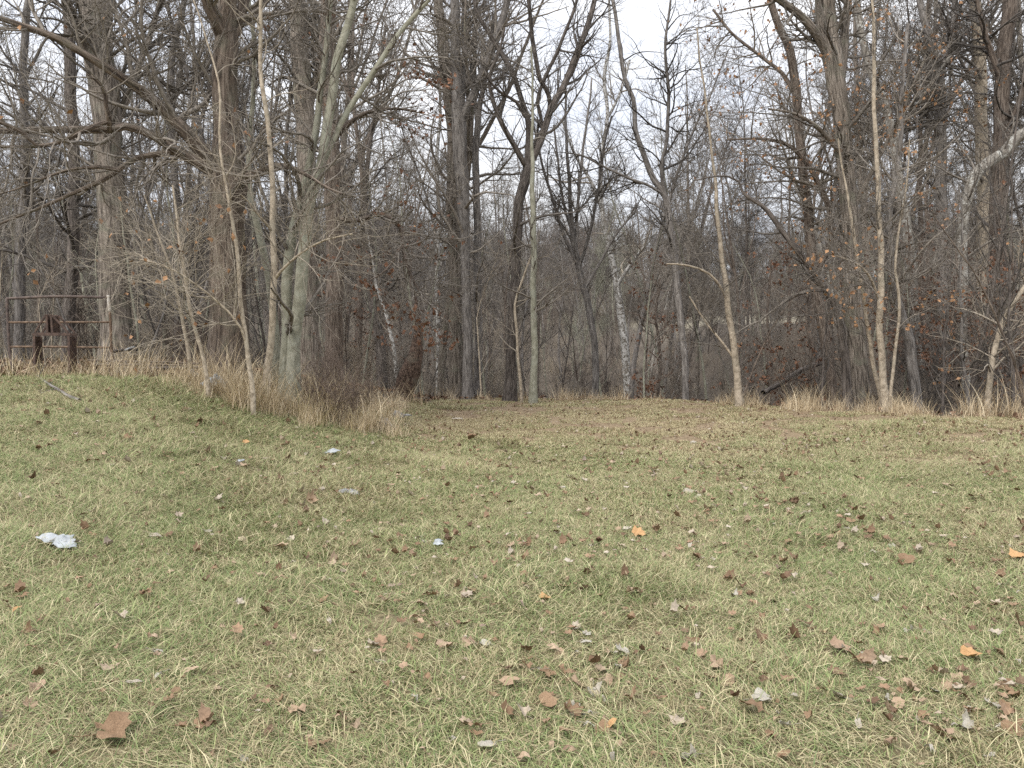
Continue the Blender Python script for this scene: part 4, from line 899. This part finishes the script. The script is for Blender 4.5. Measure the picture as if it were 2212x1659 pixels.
red = [sapling_mesh(r, 1.9, .011, 'brown', 'twig_red', 3), sapling_mesh(r, 1.2, .009, 'brown', 'twig_red', 4)]
shr = [sapling_mesh(r, 2.4, .014, 'brown', 'twig', 5), sapling_mesh(r, 1.8, .010, 'tan', 'twig_pale', 6), sapling_mesh(r, 2.8, .015, 'dark', 'twig_dark', 5), sapling_mesh(r, 1.4, .009, 'brown', 'twig', 7)]

def zone(x, d):
    xd = CX + x / d * F
    for lim, ph in ((300, 'behind the rusty gate'), (600, 'behind the big furrowed tree'), (780, 'behind the smooth greenish tree'), (960, 'beyond the broken snag'),
                    (1090, 'behind the double tree'), (1230, 'behind the wide V tree'), (1420, 'around the tall white barked tree'), (1640, 'behind the slim tan tree at the grass edge'),
                    (1880, 'behind the largest right tree'), (2050, 'behind the pale right stems'), (9999, 'near the right edge of the wood')):
        if xd < lim: return ph
def place(kind, name, adj, protos_, k, x, y, s, cat, grp):
    tm, cm = protos_[k]
    o = empty(name, (x, y, float(H(x, y)))); o.rotation_euler = (0, 0, r.random() * 6.28); o.scale = (s, s, s * r.uniform(.9, 1.1))
    obj('trunk', tm, o); obj('crown', cm, o)
    tag(o, '%s %s' % (adj[k], zone(x, y)), cat, '%s %s' % (grp, zone(x, y)))
adj_big = ['tall grey bare tree', 'brown forked bare tree', 'large furrowed bare tree', 'thin dark bare tree', 'leaning grey bare tree', 'slim smooth barked tree', 'pale mottled sycamore']
adj_sap = ['slender grey sapling', 'slender brown sapling', 'tall smooth sapling', 'short tan sapling', 'tall dark sapling']
adj_shr = ['tangled brown shrub', 'straw coloured bushy shrub', 'dark leafless shrub', 'low brown shrub']
pos = []
def free(x, y, m):
    for a, b_ in pos:
        if (a - x) ** 2 + (b_ - y) ** 2 < m * m: return False
    pos.append((x, y)); return True
cnt = 0; tries = 0
while cnt < 78 and tries < 9000:
    tries += 1
    y = r.uniform(22.5, 48); x = (r.random() - .5) * 1.42 * y
    if x < -4 and r.random() < .25: y = r.uniform(18, 28); x = -abs((r.random() * .5 + .22) * 1.35 * y)
    xd = CX + x / y * F
    if y < crest(x) + 2.5: continue
    if 1140 < xd < 1420 and (y < 31 or r.random() < .25): continue
    if not free(x, y, 1.5): continue
    k = r.choice(7, p=[.2, .18, .1, .2, .14, .13, .05])
    place('tree', 'bare_tree', adj_big, big, k, x, y, r.uniform(.62, 1.0), 'tree', 'bare trees'); cnt += 1
cnt = 0; tries = 0
while cnt < 95 and tries < 9000:
    tries += 1
    y = r.uniform(12.5, 34); x = (r.random() - .5) * 1.4 * y
    if woodness(x, y) < .9 or (y < crest(x) + .3 and x > -2.2): continue
    xd = CX + x / y * F
    if 1160 < xd < 1420 and r.random() < .5: continue
    if x < -4.2 and y < 15.5: continue
    if -5.6 < x < -1.8 and y < 18: continue
    if not free(x, y, .55): continue
    k = r.integers(0, 5)
    place('tree', 'sapling', adj_sap, sap, k, x, y, r.uniform(.6, 1.1), 'sapling', 'saplings'); cnt += 1
cnt = 0; tries = 0
while cnt < 45 and tries < 9000:
    tries += 1
    y = r.uniform(12.2, 30); x = (r.random() - .5) * 1.4 * y
    if woodness(x, y) < .9 or (y < crest(x) + .2 and x > -2.2): continue
    if x < -4.2 and y < 15.5: continue
    if -5.6 < x < -1.8 and y < 18: continue
    if not free(x, y, .5): continue
    place('shrub', 'shrub', adj_shr, shr, r.integers(0, 4), x, y, r.uniform(.5, 1.0), 'shrub', 'shrubs'); cnt += 1
# reddish brush at the corner of the bank
for bi, (xd, yd, d, k, s) in enumerate(((700, 900, 12.2, 0, .55), (735, 925, 11.9, 1, .55), (770, 905, 13, 1, .55), (672, 880, 12, 0, .62), (745, 890, 13, 0, .5))):
    p = ray(xd, yd, d); o = empty('brush', (p[0], p[1], float(H(p[0], p[1]))))
    o.scale = (s, s, s); o.rotation_euler = (0, 0, r.random() * 6); tm, cm = red[k % 2]; obj('trunk', tm, o); obj('crown', cm, o)
    tag(o, '%s brown brush at the corner of the green bank' % ('reddish', 'low', 'upright', 'leftmost', 'farthest')[bi], 'shrub', 'brush at the corner of the bank')

# the far wood that reads as one mass
def join_pair(pair, name):
    """one mesh from trunk + crown"""
    out = []
    for me in pair:
        V = np.zeros(len(me.vertices) * 3, np.float32); me.vertices.foreach_get('co', V)
        q = np.zeros(len(me.loops), np.int32); me.loops.foreach_get('vertex_index', q)
        b_ = np.zeros(len(me.vertices) * 3, np.float32); me.attributes['bark_co'].data.foreach_get('vector', b_)
        out.append((V.reshape(-1, 3), q.reshape(-1, 4), b_.reshape(-1, 3)))
    V = np.concatenate([o[0] for o in out]); Q = np.concatenate([out[0][1], out[1][1] + len(out[0][0])]); B = np.concatenate([o[2] for o in out])
    return make_mesh(name, V, Q, mat=pair[0].materials[0], attrs={'bark_co': ('FLOAT_VECTOR', B)})
far_src = [join_pair(p, 'far_tree') for p in big]
sap_src = [join_pair(p, 'far_sapling') for p in sap + shr]
n = 1500
Y = np.sqrt(r.uniform(44 ** 2, 240 ** 2, n)); X = (r.random(n) - .5) * 1.5 * Y
ff = (Y > 62) & (Y < 124) & (X > Y * .15) & (X < Y * .40)
xd = CX + X / Y * F
kp = ~ff & ~((xd > 1150) & (xd < 1400) & (r.random(n) < .45) & (Y < 110)); X, Y = X[kp], Y[kp]; n = len(X); s = r.uniform(.55, .95, n)
scatter('far_wood', far_src, np.stack([X, Y, H(X, Y)], -1), np.stack([0 * X, 0 * X, r.random(n) * 6.28], -1), np.stack([s, s, s], -1), r.choice(7, n, p=[.22, .18, .1, .2, .14, .14, .02]),
        'distant bare wood rising grey behind the nearer trees', 'woodland')
n = 3400
Y = np.where(r.random(n) < .24, np.sqrt(r.uniform(16 ** 2, 70 ** 2, n)), np.sqrt(r.uniform(60 ** 2, 250 ** 2, n))); X = (r.random(n) - .5) * 1.5 * Y
ff = (Y > 62) & (Y < 124) & (X > Y * .15) & (X < Y * .40) & (r.random(n) < .85)
kp = (woodness(X, Y) > .95) & ((Y > crest(X) + 2) | (X < -3)) & ~ff & ~((X > 3.5) & (Y < 34) & (r.random(n) < .6)) & ~((Y < 44) & (r.random(n) < .6)) & ~((X < -1.8) & (X > -6) & (Y < 20)); X, Y = X[kp], Y[kp]; n = len(X); s = r.uniform(.5, 1.2, n) * (1 + 1.0 * sstep(60, 130, Y))
scatter('undergrowth', sap_src, np.stack([X, Y, H(X, Y)], -1), np.stack([0 * X, 0 * X, r.random(n) * 6.28], -1), np.stack([s, s, s], -1), r.integers(0, 9, n),
        'dense leafless undergrowth filling the wood between the trunks', 'undergrowth')

# ------------------------------------------------------------------ gate
def pipe(name, pts, rad, mat, parent, base, m=10, jitter=0):
    P = catmull(np.array(pts), max(6, len(pts) * 3)); R = np.full(len(P), rad)
    V, q, b_ = tube_arrays((P - base)[None], R[None], m)
    n0 = len(V); cap = [[(i) for i in range(m)], [n0 - m + i for i in range(m)]]
    V = np.vstack([V, (P[0] - base)[None], (P[-1] - base)[None]])
    T = [[n0, (i + 1) % m, i] for i in range(m)] + [[n0 + 1, n0 - m + i, n0 - m + (i + 1) % m] for i in range(m)]
    return obj(name, make_mesh(name, V, q, T, mat=M[mat]), parent)
DG = 12.9
g0 = ray(128, 790, DG); gb = np.array([g0[0], g0[1], float(H(g0[0], g0[1]))])
gate = empty('rusty_gate', gb); tag(gate, 'rusty tubular steel gate standing upright in weeds at the left edge', 'gate')
def gp(x, y, dd=0): return ray(x, y, DG + dd)
lp = [gp(15, 645), gp(17, 690), gp(20, 749), gp(26, 792)]; lp.append(lp[-1] + np.array([.03, 0, -.25]))
pipe('post', lp, .024, 'pipe_dark', gate, gb)
rp_ = [gp(237, 672), gp(239, 700), gp(240.5, 750), gp(245, 785)]; rp_.append(rp_[-1] + np.array([.03, 0, -.25]))
pipe('post', rp_, .022, 'rust', gate, gb)
o = pipe('post_top', [gp(233.5, 638), gp(235, 655), gp(237, 673.5)], .024, 'white_paint', gate, gb); o['label'] = 'top of the right post with chipped white paint'
pipe('top_rail', [gp(15, 645), gp(60, 643), gp(104, 641), gp(170, 641), gp(233, 643)], .023, 'pipe_dark', gate, gb)
pipe('rail', [gp(18, 696.5), gp(100, 696), gp(170, 696), gp(237.5, 696)], .018, 'rust', gate, gb)
pipe('rail', [gp(21, 749), gp(100, 749), gp(170, 750), gp(240, 751)], .018, 'rust', gate, gb)

# steel implement frame standing in front of the gate
DI = 12.1
c0 = ray(116, 800, DI); fb = np.array([c0[0], c0[1], float(H(c0[0], c0[1]))])
fr = empty('steel_frame', fb); tag(fr, 'dark rusty steel frame with two legs and trussed top before the gate', 'steel frame')
U = DI / F
import bmesh
def prism(name, pts, y0, y1, mat, parent, base):
    """closed outline in the x-z plane, given in reference units, extruded from depth y0 to y1"""
    bm = bmesh.new(); fr_ = []; bk = []
    for x, y in pts:
        p = ray(x, y, DI)
        fr_.append(bm.verts.new((p[0] - base[0], y0, p[2] - base[2]))); bk.append(bm.verts.new((p[0] - base[0], y1, p[2] - base[2])))
    bm.faces.new(fr_); bm.faces.new(bk[::-1]); n = len(pts)
    for i in range(n): bm.faces.new((fr_[i], bk[i], bk[(i + 1) % n], fr_[(i + 1) % n]))
    bmesh.ops.recalc_face_normals(bm, faces=bm.faces)
    bmesh.ops.bevel(bm, geom=[e for e in bm.edges], offset=.0022, segments=1, affect='EDGES')
    me = bpy.data.meshes.new(name); bm.to_mesh(me); bm.free(); me.materials.append(M[mat]); return obj(name, me, parent)
def img(cx, cy): return (cx * .1302, 612 + cy * .1302)
def bar(name, a, b_, w, y0, y1, mat='rust_dark'):
    a = np.array(a, float); b_ = np.array(b_, float); t = (b_ - a) / np.linalg.norm(b_ - a); nrm = np.array([-t[1], t[0]]) * w / 2
    return prism(name, [tuple(a + nrm), tuple(b_ + nrm), tuple(b_ - nrm), tuple(a - nrm)], y0, y1, mat, fr, fb)
gz = [img(540, 820), img(1175, 820), img(1175, 870), img(540, 870)]
prism('crossbar', gz, -.012, .012, 'rust_dark', fr, fb)
prism('crossbar', [img(548, 826), img(1168, 826), img(1168, 862), img(548, 862)], .172, .196, 'rust_dark', fr, fb)
def leg(x0, x1):
    bot = 1560
    prism('leg', [img(x0, 873), img(x0 + 40, 873), img(x0 + 52, bot), img(x0 + 12, bot)], -.008, .008, 'rust_dark', fr, fb)
    prism('leg_web', [img(x0 + 2, 875), img(x0 + 10, 875), img(x0 + 22, bot), img(x0 + 14, bot)], .0105, .169, 'rust_dark', fr, fb)
    prism('leg_flange', [img(x0, 873), img(x0 + 40, 873), img(x0 + 52, bot), img(x0 + 12, bot)], .1715, .186, 'rust_dark', fr, fb)
leg(545, 0); leg(1120, 0)
for y0, y1 in ((-.010, .010), (.174, .192)):
    bar('brace', img(580, 815), img(752, 535), 3.6, y0, y1)
    bar('brace', img(862, 530), img(1135, 815), 3.6, y0, y1)
    prism('top_plate', [img(752, 516), img(862, 516), img(868, 536), img(746, 536)], y0 - .004, y1 + .004, 'rust_dark', fr, fb)
    bar('upright', img(772, 538), img(785, 818), 5, y0 + .001, y1 - .001)
    bar('upright', img(848, 538), img(868, 818), 4.6, y0 + .001, y1 - .001)
prism('side_plate', [img(850, 540), img(856, 540), img(874, 816), img(868, 816)], .013, .171, 'rust_dark', fr, fb)
prism('side_plate', [img(768, 540), img(774, 540), img(788, 816), img(782, 816)], .013, .171, 'rust_dark', fr, fb)

# pipes and poles lying behind the gate
def lying(name, label, pts, d0, d1, w, mat, cat, group=None, sides=9, rough=.08):
    r_ = np.random.default_rng(int(pts[0][0] * 7 + pts[0][1])); P, R = path3([(x, y, w) for x, y in pts], d0, d1, k=18, noise_=.02, r=r_)
    base = P[len(P) // 2].copy(); base[2] = float(H(base[0], base[1]))
    o = obj(name, tubes_mesh(name, [((P - base)[None], R[None], sides, rough)], M[mat])); o.location = base
    tag(o, label, cat, group); return o
lying('fallen_pole', 'longest straight brown pole lying behind the gate, topmost of the heap', [(190, 778), (280, 781), (360, 783), (430, 786)], 13.8, 13.2, 5, 'brown', 'pole', 'poles lying behind the gate')
lying('fallen_pole', 'brown pole second in the heap behind the gate', [(200, 788), (300, 788), (415, 790)], 13.5, 13.2, 5, 'brown', 'pole', 'poles lying behind the gate')
lying('fallen_pole', 'lowest dark pole of the heap behind the gate', [(250, 796), (330, 795), (450, 794)], 13.3, 13.1, 6, 'dark', 'pole', 'poles lying behind the gate')
lying('fallen_pole', 'short dark log end right of the gate post, propped above the others', [(243, 760), (262, 756), (293, 754)], 13.6, 13.5, 7, 'dark', 'pole', 'poles lying behind the gate')
lying('fallen_log', 'dark rotten log slanting on the ground left of the largest right tree', [(1648, 848), (1690, 826), (1730, 800), (1790, 778)], 19, 22, 11, 'dark', 'log')
lying('fallen_log', 'dark log lying across the brown slope near the right edge', [(2020, 822), (2090, 818), (2150, 816), (2230, 800)], 21, 21, 11, 'dark', 'log')
lying('fallen_log', 'upper dark log on the brown slope at the right edge', [(2130, 745), (2180, 742), (2240, 730)], 24, 25, 14, 'dark', 'log')

# fallen forked branch on the bank
def fallen_branch():
    r_ = np.random.default_rng(9); pts = [(80, 818), (105, 838), (128, 852), (150, 866), (172, 874)]
    P = np.array([ground_at(x, y) + np.array([0, 0, .05]) for x, y in pts]); base = P[2].copy()
    c = catmull(P, 16) - base; R = np.linspace(.011, .022, 16)
    a, b_ = spawn(r_, c[None], R[None], 7, .05, .8, (.25, .6), (25, 60), 6, .2, .05, .6, .012, .004)
    o = obj('fallen_branch', tubes_mesh('fallen_branch', [(c[None], R[None], 7, .08), (a, b_, 4)], M['grey'])); o.location = base
    tag(o, 'grey forked branch fallen on the grass in front of the gate', 'branch')
fallen_branch()

# litter: plastic sheets and bottles
def crumple(label, xd, yd, w, h, mat, hd=0., cat='plastic scrap', d=None, lift=.02, seed=1, high=.35):
    r_ = np.random.default_rng(seed); p = ground_at(xd, yd) if d is None else ray(xd, yd, d)
    if d is not None: p[2] = max(float(H(p[0], p[1])), p[2] - .1)
    sx = w / F * p[1]; sy = h / F * p[1] * 2.0
    n = 15; u = np.linspace(-.5, .5, n); X, Y = np.meshgrid(u, u)
    rad = np.sqrt(X ** 2 + Y ** 2); ang = np.arctan2(Y, X)
    k = 1 + .35 * np.sin(ang * 2 + seed) + .16 * np.sin(ang * 3 + seed * 2) + .10 * np.sin(ang * 9 + seed * 3)
    Xs = X * k; Ys = Y * k
    Z = high * (vnoise(X, Y, .17, seed) * .9 + vnoise(X, Y, .07, seed + 3) * .35) * (1 - 1.4 * rad) 
    V = np.stack([Xs * sx, Ys * sy, Z * min(sx, .35)], -1).reshape(-1, 3); V += r_.normal(0, sx * .012, V.shape)
    i = np.arange(n - 1)[:, None]; j = np.arange(n - 1)[None, :]
    q = np.stack([i * n + j, i * n + j + 1, (i + 1) * n + j + 1, (i + 1) * n + j], -1)
    ok = (rad[:-1, :-1] < .56)
    o = obj('plastic_scrap', make_mesh('plastic_scrap', V, q[ok], mat=M[mat], smooth=False)); o.location = p + np.array([0, 0, lift]); o.rotation_euler = (.25, 0, hd)
    md = o.modifiers.new('thickness', 'SOLIDIFY'); md.thickness = .002
    tag(o, label, cat, 'scraps of plastic rubbish'); return o
crumple('torn piece of white plastic lying on the near left grass, largest scrap on the lawn', 128, 1186, 58, 34, 'plastic', .5, seed=3, lift=.05, high=.25)
crumple('small white plastic scrap in the middle of the lawn', 946, 1184, 24, 10, 'plastic', .2, seed=5, lift=.04)
crumple('white plastic scrap on the slope right of the green bank', 714, 985, 24, 14, 'plastic', -.6, seed=7, lift=.04, high=.5)
crumple('translucent crumpled plastic in the grass below the bank', 755, 1071, 34, 14, 'plastic_grey', .3, seed=9, lift=.03)
crumple('grey crumpled bag beside the corner brush, nearer of the pair', 831, 921, 32, 13, 'plastic_grey', .1, 'plastic bag', seed=11, lift=.02, high=.8)
crumple('longer grey crumpled bag beside the corner brush, farther of the pair', 858, 906, 42, 9, 'plastic_grey', .1, 'plastic bag', seed=13, lift=.02, high=.6)
crumple('white crushed plastic bottle bag at the foot of the tall straw grass on the bank', 468, 850, 42, 20, 'plastic', .6, 'plastic bag', seed=15, lift=.06, high=1.1)
crumple('whitish bundle half hidden in weeds left of the leaning saplings', 415, 803, 26, 12, 'plastic_grey', .3, 'plastic bag', d=12.0, seed=17, lift=.03, high=.9)
crumple('tiny white scrap on the green bank', 518, 1006, 14, 6, 'plastic', .3, seed=19, lift=.05)
p = ground_at(988, 908); o = pipe('white_stick', [p + np.array([-.10, 0, .03]), p + np.array([0, .01, .035]), p + np.array([.10, -.01, .03])], .012, 'white_paint', None, p, 8)
o.location = p; tag(o, 'short white stick lying on the tan grass where the track begins', 'stick')
o = pipe('white_tube', [ray(270, 757, 13.3), ray(278, 753, 13.3), ray(290, 749, 13.3)], .016, 'plastic', None, ray(278, 753, 13.3), 8)
o.location = ray(278, 753, 13.3); tag(o, 'short white tube sticking up right of the gate among weeds', 'tube')
# stones
r = np.random.default_rng(33)
def stone(xd, yd, w, label):
    p = ground_at(xd, yd); s = w / F * p[1] / 2
    bm = bmesh.new(); bmesh.ops.create_icosphere(bm, subdivisions=2, radius=1)
    for v in bm.verts:
        f = 1 + .5 * (mnoise.noise(v.co * 1.3 + Vector((xd, yd, 0)))); v.co = Vector((v.co.x * f * s, v.co.y * f * s * .8, v.co.z * f * s * .55))
    me = bpy.data.meshes.new('stone'); bm.to_mesh(me); bm.free(); me.materials.append(M['stone']); o = obj('stone', me); o.location = p + np.array([0, 0, s * .3])
    tag(o, label, 'stone', 'pale stones on the lawn')
for x, y, w, lab in ((1487, 1068, 26, 'pale stone on short grass in the right middle of the lawn'), (1740, 1110, 16, 'little pale stone left of the worn slope on the right'), (1216, 1056, 16, 'small pale stone in the centre of the lawn'),
                  (1829, 1146, 16, 'light stone on the right lawn'), (1498, 958, 14, 'small grey stone near the top of the track'), (1312, 1040, 12, 'tiny pale stone above the centre of the lawn')):
    stone(x, y, w, lab)
tot = sum(len(me.loops) - 2 * len(me.polygons) for me in bpy.data.meshes)
print('TRIS', tot, 'OBJ', len(bpy.data.objects))
